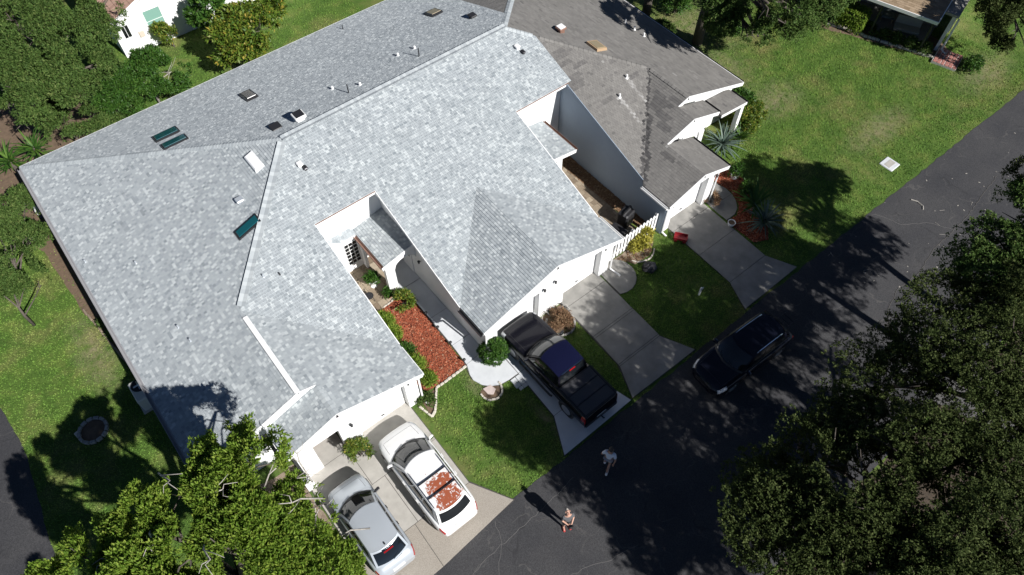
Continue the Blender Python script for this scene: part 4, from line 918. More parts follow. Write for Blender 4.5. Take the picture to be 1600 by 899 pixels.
m.build('arch', 'white_paint', H2)
wallp(H2, [(23.5, 16.7, 0), (28.9, 16.7, 0), (28.9, 16.7, 2.45), (24.4, 16.7, 4.05), (23.5, 16.7, 3.7)], (0, .14, 0)); window(H2, 26.8, 27.9, 16.7, .9, 2.0, 2, 2)
MB().box(28.1, 15.35, 0, 28.36, 15.6, 2.2).build('pillar', 'white_paint', H2)
wallp(H2, [(28.9, 16.841, 0), (28.9, 34.2, 0), (28.9, 34.2, 2.5), (28.9, 16.841, 2.5)], (-.14, 0, 0)); wallp(H2, [(20.2, 34.25, 0), (28.9, 34.25, 0), (28.9, 34.25, 2.5), (20.2, 34.25, 2.5)], (0, -.04, 0))
lantern(H2, 20.3, 12.94, 2.05); lantern(H2, 23.45, 12.94, 2.05); downspout(H2, [(19.62, 12.66, 2.45), (20.05, 12.88, 2.15), (20.05, 12.88, .2), (20.1, 12.6, .08)]); downspout(H2, [(23.86, 12.64, 2.55), (23.56, 12.87, 2.2), (23.56, 12.87, .1)])
skylight(H2, zG, *[22.55, 21.15, 23.3, 22.0], 'skylight_tan', .16, 'wood_tan')
hood(H2, (21.987, 23.362, 5.075), .45, .45, .3, 'rust_edge', 'gutter_white')
for q in ((26.920, 23.342, 3.373), (26.851, 22.553, 3.396), (26.889, 21.826, 3.383), (22.909, 19.224, 4.291), (21.839, 18.575, 4.067)): pipe(H2, q, .05, .24)
# ---------------------------------------------------------------- vehicles (local frame: +y is forward)
def peeling():
    m, t, b, N, L = nodes('paint_peeling'); b.inputs['Roughness'].default_value = .4; b.inputs['Coat Weight'].default_value = .5
    tc = N('ShaderNodeTexCoord'); nz = N('ShaderNodeTexNoise'); nz.inputs['Scale'].default_value = 7.5; nz.inputs['Detail'].default_value = 7; nz.inputs['Roughness'].default_value = .72
    L(tc.outputs['Object'], nz.inputs['Vector']); sp = N('ShaderNodeSeparateXYZ'); L(tc.outputs['Object'], sp.inputs[0])
    def ma(op, a, c):
        q = N('ShaderNodeMath'); q.operation = op
        for i, v in enumerate((a, c)):
            if isinstance(v, (int, float)): q.inputs[i].default_value = v
            else: L(v, q.inputs[i])
        return q.outputs[0]
    def blob(x, y, rx, ry):
        u = ma('POWER', ma('ABSOLUTE', ma('DIVIDE', ma('SUBTRACT', sp.outputs[0], x), rx), 0), 3); v = ma('POWER', ma('ABSOLUTE', ma('DIVIDE', ma('SUBTRACT', sp.outputs[1], y), ry), 0), 3)
        return ma('SUBTRACT', 1, ma('ADD', u, v))
    f = ma('MAXIMUM', blob(.10, -1.02, .72, .50), blob(.08, -1.72, .70, .50)); f = ma('MAXIMUM', f, 0)
    s = ma('ADD', ma('MULTIPLY', f, .34), ma('MULTIPLY', nz.outputs['Fac'], 1.25))
    r = N('ShaderNodeValToRGB'); r.color_ramp.elements[0].position = .80; r.color_ramp.elements[1].position = .85
    r.color_ramp.elements[0].color = (.78, .78, .77, 1); r.color_ramp.elements[1].color = (.32, .088, .042, 1); L(s, r.inputs[0]); L(r.outputs[0], b.inputs['Base Color'])
    MT['paint_peeling'] = m
peeling()
SEC = lambda w, zt, zb: [(0, zb), (w * .8, zb), (w * .96, zb + .1), (w, zt * .62), (w * .985, zt - .10), (w * .935, zt - .025), (w * .72, zt + .015), (w * .36, zt + .042), (0, zt + .05)]
def vehicle(name, label, loc, rz, sp, group='vehicles parked on the driveways and the road'):
    L_, W, H, P_ = sp['L'], sp['W'], sp['H'], sp['paint']; st = sp['st']; zb = sp.get('zb', .24)
    t = thing(name, label, sp['cat'], (loc[0], loc[1], loc[2]), rz, group)
    yy = lambda u: L_ / 2 - u * L_
    def body(u, q, sg=1, off=0):
        for a, b in zip(st[:-1], st[1:]):
            if a[0] <= u <= b[0]: break
        f = (u - a[0]) / (b[0] - a[0]); w_ = (a[1] + (b[1] - a[1]) * f) * W / 2; z_ = a[2] + (b[2] - a[2]) * f
        s = SEC(w_, z_, zb); i = min(7, int(q)); g = q - i; x = s[i][0] + (s[i + 1][0] - s[i][0]) * g; z = s[i][1] + (s[i + 1][1] - s[i][1]) * g
        k = 1 + off / max(.3, w_)
        return (sg * x * k, yy(u) + (off if u < .03 else -off if u > .97 else 0), zb + (z - zb) * (1 + off / .7))
    m = MB(); us = [a[0] for a in st]
    rows = [[body(u, q, -1) for q in range(0, 9)] + [body(u, q, 1) for q in range(7, -1, -1)] for u in us]
    m.grid(rows); n = len(rows[0]); m.add(rows[0], [tuple(range(n))]); m.add(rows[-1], [tuple(range(n - 1, -1, -1))])
    bo = m.build('body', P_, t, smooth=True, local=True)
    def patch(nm, mat, u0, u1, q0, q1, sg, off=.008, nu=5, nq=4, par=None, **k):
        g = [[body(u0 + (u1 - u0) * i / nu, q0 + (q1 - q0) * j / nq, sg, off) for j in range(nq + 1)] for i in range(nu + 1)]
        return MB().grid(g).build(nm, mat, par or t, smooth=True, local=True, **k)
    # cabin
    wbu, wtu, rtu, rbu = sp['cab']; zbt = sp['belt']; bw, tw = W / 2 * sp.get('bw', .90), W / 2 * sp.get('tw', .70); bow = sp.get('bow', .28); zr = H
    lp = lambda a, b, f: a + (b - a) * f
    def ws(tt, s, off=0):
        x = tt * lp(bw, tw, s); y = lp(yy(wbu), yy(wtu), s) - bow * tt * tt * lp(1, .55, s); z = lp(zbt + .02, zr - .03, s) + .05 * math.sin(math.pi * s) - .02 * tt * tt
        return (x * (1 + off * .3), y + off * .8, z + off * .7)
    def rg(tt, s, off=0):
        x = tt * lp(bw * .93, tw * .97, s); y = lp(yy(rbu), yy(rtu), s) + sp.get('rbow', .16) * tt * tt; z = lp(zbt + .03, zr - .04, s) + .05 * math.sin(math.pi * s) - .02 * tt * tt
        return (x * (1 + off * .3), y - off * .8, z + off * .6)
    def rf(tt, s, off=0):
        y0 = ws(tt, 1)[1]; y1 = rg(tt, 1)[1]; y = lp(y0, y1, s); x = tt * tw * (1 - .03 * s); e = 1 - abs(tt) ** 3.5
        z = lp(zr - .03, zr - .04, s) + .05 * math.sin(math.pi * min(1, s * 1.0)) * .8 + .025 * e - (.02 if abs(tt) == 1 else 0)
        return (x, y, z + off)
    def sd(u, s, sg, off=0):
        a0 = ws(sg, 0); a1 = ws(sg, 1); b0 = rg(sg, 0); b1 = rg(sg, 1)
        x = lp(lp(a0[0], b0[0], u), lp(a1[0], b1[0], u), s) + sg * .035 * math.sin(math.pi * s)
        return (x + sg * off, lp(lp(a0[1], b0[1], u), lp(a1[1], b1[1], u), s), lp(lp(a0[2], b0[2], u), lp(a1[2], b1[2], u), s) + (.02 * math.sin(math.pi * u) if s > .9 else 0))
    T = [-1 + i / 5 for i in range(11)]
    m = MB(); m.grid([[ws(a, i / 4) for a in T] for i in range(5)]); m.grid([[rg(a, 1 - i / 4) for a in T] for i in range(5)])
    for sg in (-1, 1): m.grid([[sd(i / 8, j / 4, sg) for i in range(9)] for j in range(5)])
    m.build('cabin', P_, t, smooth=True, local=True)
    MB().grid([[rf(a, i / 8) for a in T] for i in range(9)]).build('roof', sp.get('roofmat', P_), t, smooth=True, local=True)
    g = sp.get('glass', 'glass_dark')
    MB().grid([[ws(a * .9, .07 + .86 * i / 4, .012) for a in T] for i in range(5)]).build('windshield', g, t, smooth=True, local=True)
    k0, k1 = sp.get('rgs', (.08, .92))
    MB().grid([[rg(a * .88, k0 + (k1 - k0) * i / 4, .012) for a in T] for i in range(5)]).build('rear_window', 'glass_dark', t, smooth=True, local=True)
    for sg in (-1, 1):
        for a, b in sp['win']:
            MB().grid([[sd(a + (b - a) * i / 4, .08 + .80 * j / 4, sg, .010) for i in range(5)] for j in range(5)]).build('side_window', 'glass_dark', t, smooth=True, local=True)
        my = yy(wbu) - bow * .95 - .12; mx = sg * (bw + .15)
        q = MB(); q.obox((mx, my, zbt + .11), (.22, .11, .15), RZ(sg * .2), bev=.03); mr = q.build('mirror', sp.get('mir', P_), t, local=True)
        MB().obox((mx, my - .062, zbt + .11), (.17, .012, .11), RZ(sg * .2)).build('glass', 'chrome', mr, local=True)
        MB().beam((sg * (bw - .03), my, zbt + .07), (mx - sg * .08, my, zbt + .07), .05, .05, (0, 0, 1), False).build('arm', 'black_plastic', mr, local=True)
        patch('headlight', 'clear_lens', .022, sp.get('hl', .10), 3.55, 5.25, sg)
        patch('tail_light', 'red_lens', sp.get('tl', .945), .993, 3.4, 5.0, sg)
        for u in sp['doors']: patch('door_seam', 'black_plastic', u, u + .0022, 2.2, 4.95, sg, .004, 1, 5)
        for u in sp['hands']: q = MB(); p_ = body(u, 4.3, sg, .02); q.obox(p_, (.03, .16, .03)); q.build('door_handle', sp.get('mir', P_), t, local=True)
        patch('sill', 'black_plastic', .24, .78, 1.6, 2.4, sg, .012, 8, 2)
    for sg in (-1, 1):
        for wy in sp['wheels']:
            r = sp.get('wr', .34); x = sg * (W / 2 - .115); ro = RY(R_(90)); c = (x, yy(wy), r)
            q = MB(); q.lathe((sg * (W / 2 - .018), yy(wy), r + .02), [(r + .075, -.012), (r + .075, .012)], 22, ro); q.build('wheel_arch', 'black_plastic', t, local=True)
            wh = MB().lathe(c, [(r * .7, -.11), (r * .95, -.115), (r, -.08), (r, .08), (r * .95, .115), (r * .7, .11)], 24, ro).build('wheel', 'black_rubber', t, smooth=False, local=True)
            q = MB(); q.lathe((x + sg * .112, yy(wy), r), [(r * .66, -.01), (r * .68, .008), (r * .6, .012), (r * .58, -.004)], 20, ro); q.lathe((x + sg * .11, yy(wy), r), [(r * .16, 0), (r * .14, .018 * sg)], 10, ro)
            for i in range(6):
                an = i * math.pi / 3; q.beam((x + sg * .114, yy(wy) + math.cos(an) * r * .1, r + math.sin(an) * r * .1), (x + sg * .112, yy(wy) + math.cos(an) * r * .62, r + math.sin(an) * r * .62), .06, .016, (1, 0, 0), False)
            q.build('rim', 'alloy', wh, local=True)
    # hood seam, wipers, grille, plate
    for sg in (-1, 1): patch('hood_seam', 'black_plastic', .075, wbu - .01, 5.82, 5.88, sg, .004, 8, 1)
    g = [[body(.0735 + .002 * i, 6 + 2 * j / 4, 1, .004) for j in range(5)] for i in range(2)]; m = MB().grid(g); m.grid([[body(.0735 + .002 * i, 6 + 2 * j / 4, -1, .004) for j in range(5)] for i in range(2)]); m.build('hood_seam', 'black_plastic', t, local=True)
    m = MB()
    for sg in (-1, 1): m.grid([[body(.004, q, sg, .012) for q in (2.6, 3.2, 3.7)], [body(.016, q, sg, .012) for q in (2.6, 3.2, 3.7)]])
    m.box(-W * .22, L_ / 2 - .02, zb + .18, W * .22, L_ / 2 + .008, zb + .34); m.build('grille', 'black_plastic', t, local=True)
    m = MB(); a = ws(-.55, .03, .03); b = ws(-.05, .16, .03); m.beam(a, b, .018, .018, (0, 0, 1), False); a = ws(.15, .03, .03); b = ws(.62, .18, .03); m.beam(a, b, .018, .018, (0, 0, 1), False); m.build('wiper', 'black_plastic', t, local=True)
    m = MB(); m.grid([[ws(a * .96, -.035, .02) for a in T], [ws(a * .92, .055, .016) for a in T]]); m.build('cowl', 'black_plastic', t, local=True)
    MB().box(-.26, -L_ / 2 - .014, sp.get('pz', .62), .26, -L_ / 2 + .05, sp.get('pz', .62) + .14).build('licence_plate', 'plate', t, local=True)
    if sp.get('rails'):
        for sg in (-1, 1):
            q = MB(); p_ = [rf(sg * .93, s, .05) for s in (.12, .16, .5, .84, .9)]; p_[0] = rf(sg * .93, .1, .0); p_[-1] = rf(sg * .93, .92, .0); q.tube(p_, .018, 6); q.build('roof_rail', sp['rails'], t, local=True)
    if sp.get('bars'):
        for s in sp['bars']:
            a = Vector(rf(-.93, s, .07)); b = Vector(rf(.93, s, .07)); b.y = a.y = (a.y + b.y) / 2; MB().beam(a, b, .05, .03, (0, 0, 1), False).build('cross_bar', 'dark_metal', t, local=True)
    return t, body, patch, rf, rg, yy
ST_SUV = [(0, .62, .58), (.012, .76, .68), (.04, .89, .78), (.09, .96, .88), (.16, .99, .96), (.24, 1, 1.04), (.45, 1, 1.06), (.65, 1, 1.08), (.82, .99, 1.10), (.91, .965, 1.08), (.96, .92, 1.0), (.985, .86, .86), (1, .78, .64)]
ST_HATCH = [(0, .60, .52), (.012, .74, .62), (.04, .87, .72), (.09, .95, .81), (.16, .985, .88), (.24, 1, .95), (.45, 1, .97), (.65, 1, 1.0), (.82, .99, 1.03), (.91, .965, 1.02), (.96, .92, .94), (.985, .86, .80), (1, .78, .60)]
ST_TRUCK = [(0, .80, .80), (.010, .90, .92), (.035, .965, 1.02), (.08, .99, 1.08), (.16, 1, 1.12), (.27, 1, 1.17), (.45, 1, 1.19), (.65, 1, 1.20), (.66, 1, 1.26), (.82, 1, 1.27), (.95, 1, 1.27), (.985, .985, 1.26), (.992, .97, .98), (1, .95, .72)]
suv, sb, spz, srf, srg, syy = vehicle('parked_car', 'white minivan like SUV with rusty peeling roof patches on the left driveway', (3.46, 9.83, .045), 0, dict(cat='car', L=4.85, W=1.88, H=1.72, paint='paint_white', st=ST_SUV, belt=1.06, cab=(.205, .40, .90, .965), win=((.06, .34), (.37, .62), (.65, .90)), doors=(.30, .50, .69), hands=(.47, .66), wheels=(.19, .79), roofmat='paint_peeling', rails='alloy', bars=(.42, .73), bow=.34, tw=.74, rgs=(.12, .82), pz=.75, mir='paint_white'))
sil, *_ = vehicle('parked_car', 'silver hatchback wagon with black rear window on the left driveway', (.66, 9.62, .045), 0, dict(cat='car', L=4.16, W=1.70, H=1.54, paint='paint_silver', st=ST_HATCH, belt=.98, cab=(.215, .41, .83, .95), win=((.06, .36), (.39, .66), (.69, .90)), doors=(.31, .52, .71), hands=(.49, .68), wheels=(.19, .80), bow=.30, tw=.74, rgs=(.14, .86), tl=.915, mir='black_plastic'))
m = MB(); m.tube([(0, -1.28, 1.56), (0, -1.36, 1.66)], [.02, .008], 5); m.obox((0, -1.27, 1.57), (.05, .09, .025)); m.build('antenna', 'black_plastic', sil, local=True)
m = MB(); m.beam((.0, -1.93, 1.16), (.34, -1.88, 1.24), .02, .02, (0, 0, 1), False); m.build('rear_wiper', 'black_plastic', sil, local=True)
m = MB(); m.box(-.2, -1.58, 1.565, .2, -1.53, 1.585); m.build('brake_light', 'red_lens', sil, local=True)
trk, tb, tpz, trf, trg, tyy = vehicle('pickup_truck', 'black crew cab pickup with a folding cover over its bed', (10.72, 10.24, .045), R_(.6), dict(cat='pickup truck', L=5.72, W=1.94, H=1.88, paint='paint_black', st=ST_TRUCK, belt=1.19, cab=(.29, .425, .655, .685), win=((.09, .46), (.50, .88)), doors=(.34, .50, .645), hands=(.47, .62), wheels=(.165, .80), wr=.40, zb=.42, bow=.2, tw=.75, bw=.92, rbow=.05, roofmat='paint_navy', glass='glass_tinted', hl=.07, tl=.955, pz=.62, mir='black_plastic'))
m = MB(); x = .89; y0, y1 = tyy(.695), tyy(.975)
for a, b in (((-x, y0), (-x, y1)), ((x, y0), (x, y1))): m.beam((a[0], a[1], 1.345), (b[0], b[1], 1.345), .09, .06)
m.beam((-x, y0, 1.344), (x, y0, 1.344), .08, .06); m.beam((-x, y1, 1.344), (x, y1, 1.344), .08, .06); m.build('bed_rail', 'black_plastic', trk, local=True)
for i in range(3):
    a = y0 + (y1 - y0) * (i + .06) / 3; b = y0 + (y1 - y0) * (i + .94) / 3
    q = MB(); q.box(-.82, b, 1.30, .82, a, 1.352); q.build('tonneau_panel', 'tonneau', trk, local=True)
MB().box(-.82, y1, 1.29, .82, y0, 1.322).build('bed_cover_frame', 'black_plastic', trk, local=True)
m = MB(); m.box(-.88, -2.90, .50, .88, -2.74, .70); m.build('bumper', 'dark_metal', trk, local=True)
m = MB(); m.tube([(0, -2.8, .5), (0, -3.02, .5), (0, -3.05, .56)], .035, 6); m.build('tow_hitch', 'dark_metal', trk, local=True)
m = MB(); a = trf(-.8, 1.0, .01); b = trf(.8, 1.0, .01); m.beam(a, b, .05, .03, (0, 0, 1), False); m.build('roof_edge_trim', 'chrome', trk, local=True)
MB().box(-.16, trf(0, 1)[1] - .04, 1.80, .16, trf(0, 1)[1] - .005, 1.85).build('brake_light', 'red_lens', trk, local=True)
for sg in (-1, 1): m = MB(); m.tube([(sg * .99, 1.35, .40), (sg * 1.03, 1.25, .38), (sg * 1.03, -.75, .38), (sg * .99, -.85, .40)], .05, 6); m.build('running_board', 'black_plastic', trk, local=True)
drk, db, *_ = vehicle('parked_car', 'very dark blue SUV standing in tree shade on the road', (17.68, 5.62, .012), R_(87.5), dict(cat='car', L=4.85, W=1.88, H=1.66, paint='paint_darkblue', st=ST_SUV, belt=1.06, cab=(.235, .40, .86, .96), win=((.06, .34), (.37, .64), (.67, .90)), doors=(.31, .51, .70), hands=(.48, .67), wheels=(.19, .79), rails='chrome', bow=.30, tw=.72, mir='paint_darkblue'))
m = MB()
for xx in (-.28, .28): m.beam((xx, -2.55, .75), (xx, -3.2, .78), .035, .03, (0, 0, 1), False)
for y_ in (-2.7, -2.95): m.beam((-.32, y_, .75), (.32, y_, .75), .04, .03, (0, 0, 1), False)
m.beam((0, -2.3, .6), (0, -2.72, .73), .05, .05, (0, 0, 1), False); m.build('hitch_rack', 'dark_metal', drk, local=True)

# ---------------------------------------------------------------- people
def skin(name, verts, edges, mat, parent, lv=2):
    """verts = [(x,y,z,r)...] joints; the skin grows round the bones"""
    me = bpy.data.meshes.new(name); me.from_pydata([v[:3] for v in verts], edges, []); me.materials.append(MT[mat])
    o = bpy.data.objects.new(name, me); C.objects.link(o); o.parent = parent
    o.modifiers.new('skin', 'SKIN')
    if not me.skin_vertices:
        return o
    for i, v in enumerate(verts):
        r = v[3]; me.skin_vertices[0].data[i].radius = (r, r) if not isinstance(r, tuple) else r
    me.skin_vertices[0].data[0].use_root = True
    s = o.modifiers.new('sub', 'SUBSURF'); s.levels = lv; s.render_levels = lv
    o.modifiers['skin'].use_smooth_shade = True
    return o
def person(name, label, loc, rz, J, look, skinm, shirt, shorts, hair, shoes, bald=False):
    """J: left/right elbow, wrist, knee, ankle positions; look = pitch of the head"""
    t = thing(name, label, 'person', loc, rz)
    hd = Vector((0, .03 - .05 * math.sin(look), 1.60)); up = Vector((0, -math.sin(look), math.cos(look))); fw = Vector((0, math.cos(look), math.sin(look)))
    hc = hd + up * .10
    V = [(0, 0, .96, .13), (0, .01, 1.14, .125), (0, .0, 1.34, .14), (0, .0, 1.49, .062), tuple(hd) + (.062,), tuple(hc) + ((.078, .092),), tuple(hc + up * .085) + ((.068, .08),)]
    E = [(0, 1), (1, 2), (2, 3), (3, 4), (4, 5), (5, 6)]
    for sg, k in ((-1, 'L'), (1, 'R')):
        sh = (sg * .185, 0, 1.42); el = J['el' + k]; wr = J['wr' + k]; hip = (sg * .095, 0, .90); kn = J['kn' + k]; an = J['an' + k]
        n = len(V); V += [sh + (.06,), el + (.042,), wr + (.030,)]; E += [(2, n), (n, n + 1), (n + 1, n + 2)]
        d = (Vector(wr) - Vector(el)).normalized(); pl = Vector(wr) + d * .07; V.append(tuple(pl) + ((.038, .02),)); E.append((n + 2, n + 3))
        s = Vector((1, 0, 0)) - d * d.x; s.normalize(); pn = d.cross(s)
        for f in range(4):
            o_ = s * (.030 - .02 * f); ln = (.062, .072, .068, .052)[f]; a = pl + d * .035 + o_; b = a + d * ln * .6 + pn * .008; c = b + d * ln * .4 + pn * .022; q = len(V)
            V += [tuple(a) + (.009,), tuple(b) + (.008,), tuple(c) + (.006,)]; E += [(n + 3, q), (q, q + 1), (q + 1, q + 2)]
        q = len(V); th = pl + s * sg * -.04 - d * .01; V += [tuple(th) + (.011,), tuple(th + d * .04 + s * sg * -.015) + (.009,)]; E += [(n + 3, q), (q, q + 1)]
        n = len(V); toe = J.get('to' + k, (an[0] + sg * .02, an[1] + .17, .045))
        V += [hip + (.092,), kn + (.060,), (an[0], an[1], an[2]) + (.040,), toe + ((.045, .03),)]; E += [(0, n), (n, n + 1), (n + 1, n + 2), (n + 2, n + 3)]
    skin('body', V, E, skinm, t)
    sv = [(0, .0, .93, .15), (0, .01, 1.12, .148), (0, .0, 1.33, .162), (0, 0, 1.46, .085)]; se = [(0, 1), (1, 2), (2, 3)]
    for sg, k in ((-1, 'L'), (1, 'R')):
        sh = Vector((sg * .19, 0, 1.415)); el = Vector(J['el' + k]); n = len(sv); sv += [tuple(sh) + (.078,), tuple(sh.lerp(el, .75)) + (.066,)]; se += [(2, n), (n, n + 1)]
    skin('shirt', sv, se, shirt, t)
    pv = [(0, 0, .97, .145)]; pe = []
    for sg, k in ((-1, 'L'), (1, 'R')):
        h_ = Vector((sg * .098, 0, .88)); kn = Vector(J['kn' + k]); n = len(pv); pv += [tuple(h_) + (.112,), tuple(h_.lerp(kn, .95)) + (.092,)]; pe += [(0, n), (n, n + 1)]
    skin('shorts', pv, pe, shorts, t)
    for sg, k in ((-1, 'L'), (1, 'R')):
        an = J['an' + k]; toe = J.get('to' + k, (an[0] + sg * .02, an[1] + .17, .045)); d = Vector(toe) - Vector(an); d.z = 0; a = math.atan2(d.y, d.x)
        m = MB(); m.obox((an[0] + d.x * .4, an[1] + d.y * .4, toe[2] - .01), (.27, .10, .07), RZ(a), bev=.03); m.build('shoe', shoes, t, local=True)
    Mh = Matrix(((1, 0, 0), (0, fw.y, up.y), (0, fw.z, up.z))).to_4x4()
    m = MB(); n = 14; rows = []
    for i in range(6):
        a = math.pi * .5 * i / 5; z = math.cos(a) * .115; r = math.sin(a)
        rows.append([hc + up * .03 + Mh.to_3x3() @ Vector((r * .092 * math.cos(2 * math.pi * j / n), r * .108 * math.sin(2 * math.pi * j / n) - (.028 if not bald else .06) * r, z - (.035 if (bald or math.sin(2 * math.pi * j / n) < .3) else 0) * r * 2)) for j in range(n + 1)])
    m.grid(rows); m.build('hair', hair, t, smooth=True, local=True)
    for sg in (-1, 1):
        e = hc + up * .015 + fw * .088 + Vector((sg * .032, 0, 0)); MB().lathe(e, [(.004, -.006), (.011, 0), (.004, .006)], 8).build('eye', 'black_plastic', t, local=True)
        e = hc + Vector((sg * .088, 0, 0)); MB().obox(e, (.02, .035, .06), Mh, bev=.008).build('ear', skinm, t, local=True)
    m = MB(); a = hc + fw * .088 + up * .01; m.tube([a, a + fw * .03 - up * .045, a - up * .05], [.008, .017, .008], 6); m.build('nose', skinm, t, local=True)
    MB().obox(hc + fw * .088 - up * .075, (.05, .012, .012), Mh).build('mouth', 'cloth_red', t, local=True)
    return t
pilot = person('person', 'person in a grey shirt and dark shorts standing on sunlit asphalt looking up', (6.66, 4.9, .012), R_(160), dict(elL=(-.235, .03, 1.14), wrL=(-.09, .22, 1.08), elR=(.235, .03, 1.14), wrR=(.09, .22, 1.08), knL=(-.10, .03, .50), anL=(-.11, 0, .08), knR=(.10, .03, .50), anR=(.11, 0, .08)), R_(52), 'skin', 'cloth_grey', 'cloth_dark', 'hair_grey', 'cloth_red', True)
m = MB(); m.obox((0, .34, 1.10), (.19, .10, .05), RX(.4), bev=.015); m.obox((0, .40, 1.16), (.15, .012, .09), RX(.5)); m.tube([(-.07, .36, 1.12), (-.08, .42, 1.22)], .006, 5); m.tube([(.07, .36, 1.12), (.08, .42, 1.22)], .006, 5)
M0 = wm(pilot); m.v = [tuple(M0 @ Vector(p)) for p in m.v]; tag(m.build('remote_controller', 'black_plastic', origin=tuple(M0 @ Vector((0, .34, 1.1)))), 'dark remote control with screen in the hands of the person in grey', 'remote control')
person('person', 'person in a white t-shirt and grey shorts walking across the shaded road', (9.6, 5.72, .012), R_(-62), dict(elL=(-.30, -.06, 1.15), wrL=(-.30, .10, .95), elR=(.29, -.10, 1.14), wrR=(.27, -.16, .89), knL=(-.09, .14, .52), anL=(-.10, .10, .09), knR=(.11, .02, .50), anR=(.12, -.34, .16), toR=(.12, -.22, .05)), R_(-12), 'skin2', 'cloth_white', 'cloth_khaki', 'hair_dark', 'paint_white')
# ---------------------------------------------------------------- fences, pots, garden things
fn = thing('picket_fence', 'white picket fence closing the paved courtyard between the two roofs', 'fence', (18.2, 13.28, 0))
x = 16.55; i = 0
while x < 19.9:
    m = MB(); z = 1.42; w_ = .145
    m.extrude([(x, 13.27, .06), (x + w_, 13.27, .06), (x + w_, 13.27, z - .09), (x + w_ / 2, 13.27, z), (x, 13.27, z - .09)], (0, .022, 0)); m.build('picket', 'white_trim', fn); x += .232
for z in (.35, 1.12): MB().box(16.4, 13.293, z, 19.96, 13.335, z + .085).build('rail', 'white_trim', fn)
for x in (16.46, 18.2, 19.85): MB().box(x, 13.336, 0, x + .09, 13.42, 1.3).build('post', 'white_trim', fn)
def pot(name, label, base, prof, mat, cat='pot', soil=True, group=None):
    t = thing(name, label, cat, base, 0, group); r, z = max(prof, key=lambda q: q[1]); MB().lathe(base, prof + [(r * .84, z), (r * .82, z - .07)], 16).build('bowl', mat, t)
    MB().lathe((base[0], base[1], base[2] + z - .04), [(r * .8, -.025), (r * .78, .0)], 12).build('soil', 'soil', t); return t
pot('plant_pot', 'white footed urn on the tan patio by the gridded window', (6.95, 19.3, .04), [(.14, 0), (.16, .04), (.06, .08), (.07, .30), (.2, .36), (.27, .52), (.29, .60)], 'ceramic_white')
shrub('potted_plant', 'leafy green plant growing in the white footed urn', (6.95, 19.3, .6), [(0, 0, .16, .28)], 90, 7, .16, .06, 'leaf_green', 11, 'plant', stems=4)
pot('plant_pot', 'terracotta pot on the tan patio beside the red mulch', (7.2, 18.35, .04), [(.13, 0), (.2, .26), (.22, .3)], 'terracotta')
shrub('potted_plant', 'small round green plant in the terracotta pot', (7.2, 18.35, .3), [(0, 0, .12, .24)], 80, 7, .12, .05, 'leaf_green', 12, 'plant', stems=4)
pot('plant_pot', 'rust coloured pot standing inside the open left bay', (.62, 14.3, .045), [(.14, 0), (.2, .3), (.22, .36)], 'terracotta')
t = thing('patio_chair', 'dark wire chair half hidden under the roof edge by the white urn', 'chair', (6.35, 18.7, .04))
MB().lathe((6.35, 18.7, .44), [(.21, 0), (.22, .02)], 14).build('seat', 'dark_metal', t)
m = MB(); m.tube([(6.16, 18.6, .46), (6.13, 18.58, .85), (6.2, 18.85, .9), (6.3, 18.92, .85), (6.32, 18.9, .46)], .014, 5); m.build('backrest', 'dark_metal', t)
for a in range(4): m = MB(); m.tube([(6.35 + .17 * math.cos(a * 1.57 + .7), 18.7 + .17 * math.sin(a * 1.57 + .7), .44), (6.35 + .24 * math.cos(a * 1.57 + .7), 18.7 + .24 * math.sin(a * 1.57 + .7), .04)], .012, 5); m.build('leg', 'dark_metal', t)
g = thing('grill', 'black covered barbecue grill in the paved courtyard behind the pickets', 'grill', (19.05, 14.55, .04))
m = MB(); m.obox((19.05, 14.55, .55), (.75, .6, .95), RZ(.2), bev=.07); m.build('cover', 'black_plastic', g, local=False); m = MB(); m.tube([(18.7, 14.42, .98), (18.84, 14.45, 1.1), (19.26, 14.53, 1.1), (19.4, 14.68, .98)], .09, 8); m.build('lid', 'black_plastic', g)
t = thing('storage_bin', 'low dark storage bin beside the covered grill', 'bin', (18.2, 14.2, .04)); MB().obox((18.2, 14.2, .28), (.5, .8, .48), RZ(.15), bev=.04).build('body', 'dark_metal', t); MB().obox((18.2, 14.2, .55), (.55, .85, .06), RZ(.15), bev=.02).build('lid', 'black_plastic', t)
lg = None
for i, (x, y) in enumerate([(7.97, 17.25), (7.95, 16.35), (7.94, 15.38), (7.92, 14.35), (7.88, 13.25)]):
    if lg is None:
        lg = thing('path_light', 'small black stake light along the edge of the white walk', 'garden light', (x, y, .02), 0, 'black path lights along the red mulch bed')
        MB().tube([(0, 0, 0), (0, 0, .26)], .014, 5).build('stake', 'black_plastic', lg, local=True); MB().lathe((0, 0, .2), [(.045, 0), (.05, .08)], 10).build('lens', 'glass_dark', lg, local=True); MB().lathe((0, 0, .28), [(.075, 0), (.07, .02), (.02, .05)], 10).build('cap', 'black_plastic', lg, local=True)
        o = lg
    else: o = copy_tree(lg, loc=(x, y, .02))
    o['label'] = ['black path light nearest the porch arch', 'black path light second from the porch arch along the mulch', 'black path light at the middle of the red mulch bed edge', 'black path light second from the lawn end of the mulch', 'black path light at the lawn corner of the red mulch'][i]
a = thing('air_conditioner', 'grey air conditioner with round fan beside the left wall', 'air conditioner', (-3.95, 20.5, 0))
MB().box(-4.4, 19.85, 0, -3.5, 21.2, .06).build('pad', 'concrete', a); MB().obox((-3.93, 20.52, .48), (.76, 1.15, .84), bev=.06).build('casing', 'ac_beige', a)
gr = MB().lathe((-3.92, 20.72, .9), [(.33, 0), (.33, .02), (.28, .02), (.28, 0)], 22).build('fan_ring', 'dark_metal', a); MB().lathe((-3.92, 20.72, .895), [(.28, 0), (.27, .012)], 20).build('fan_well', 'black_plastic', a)
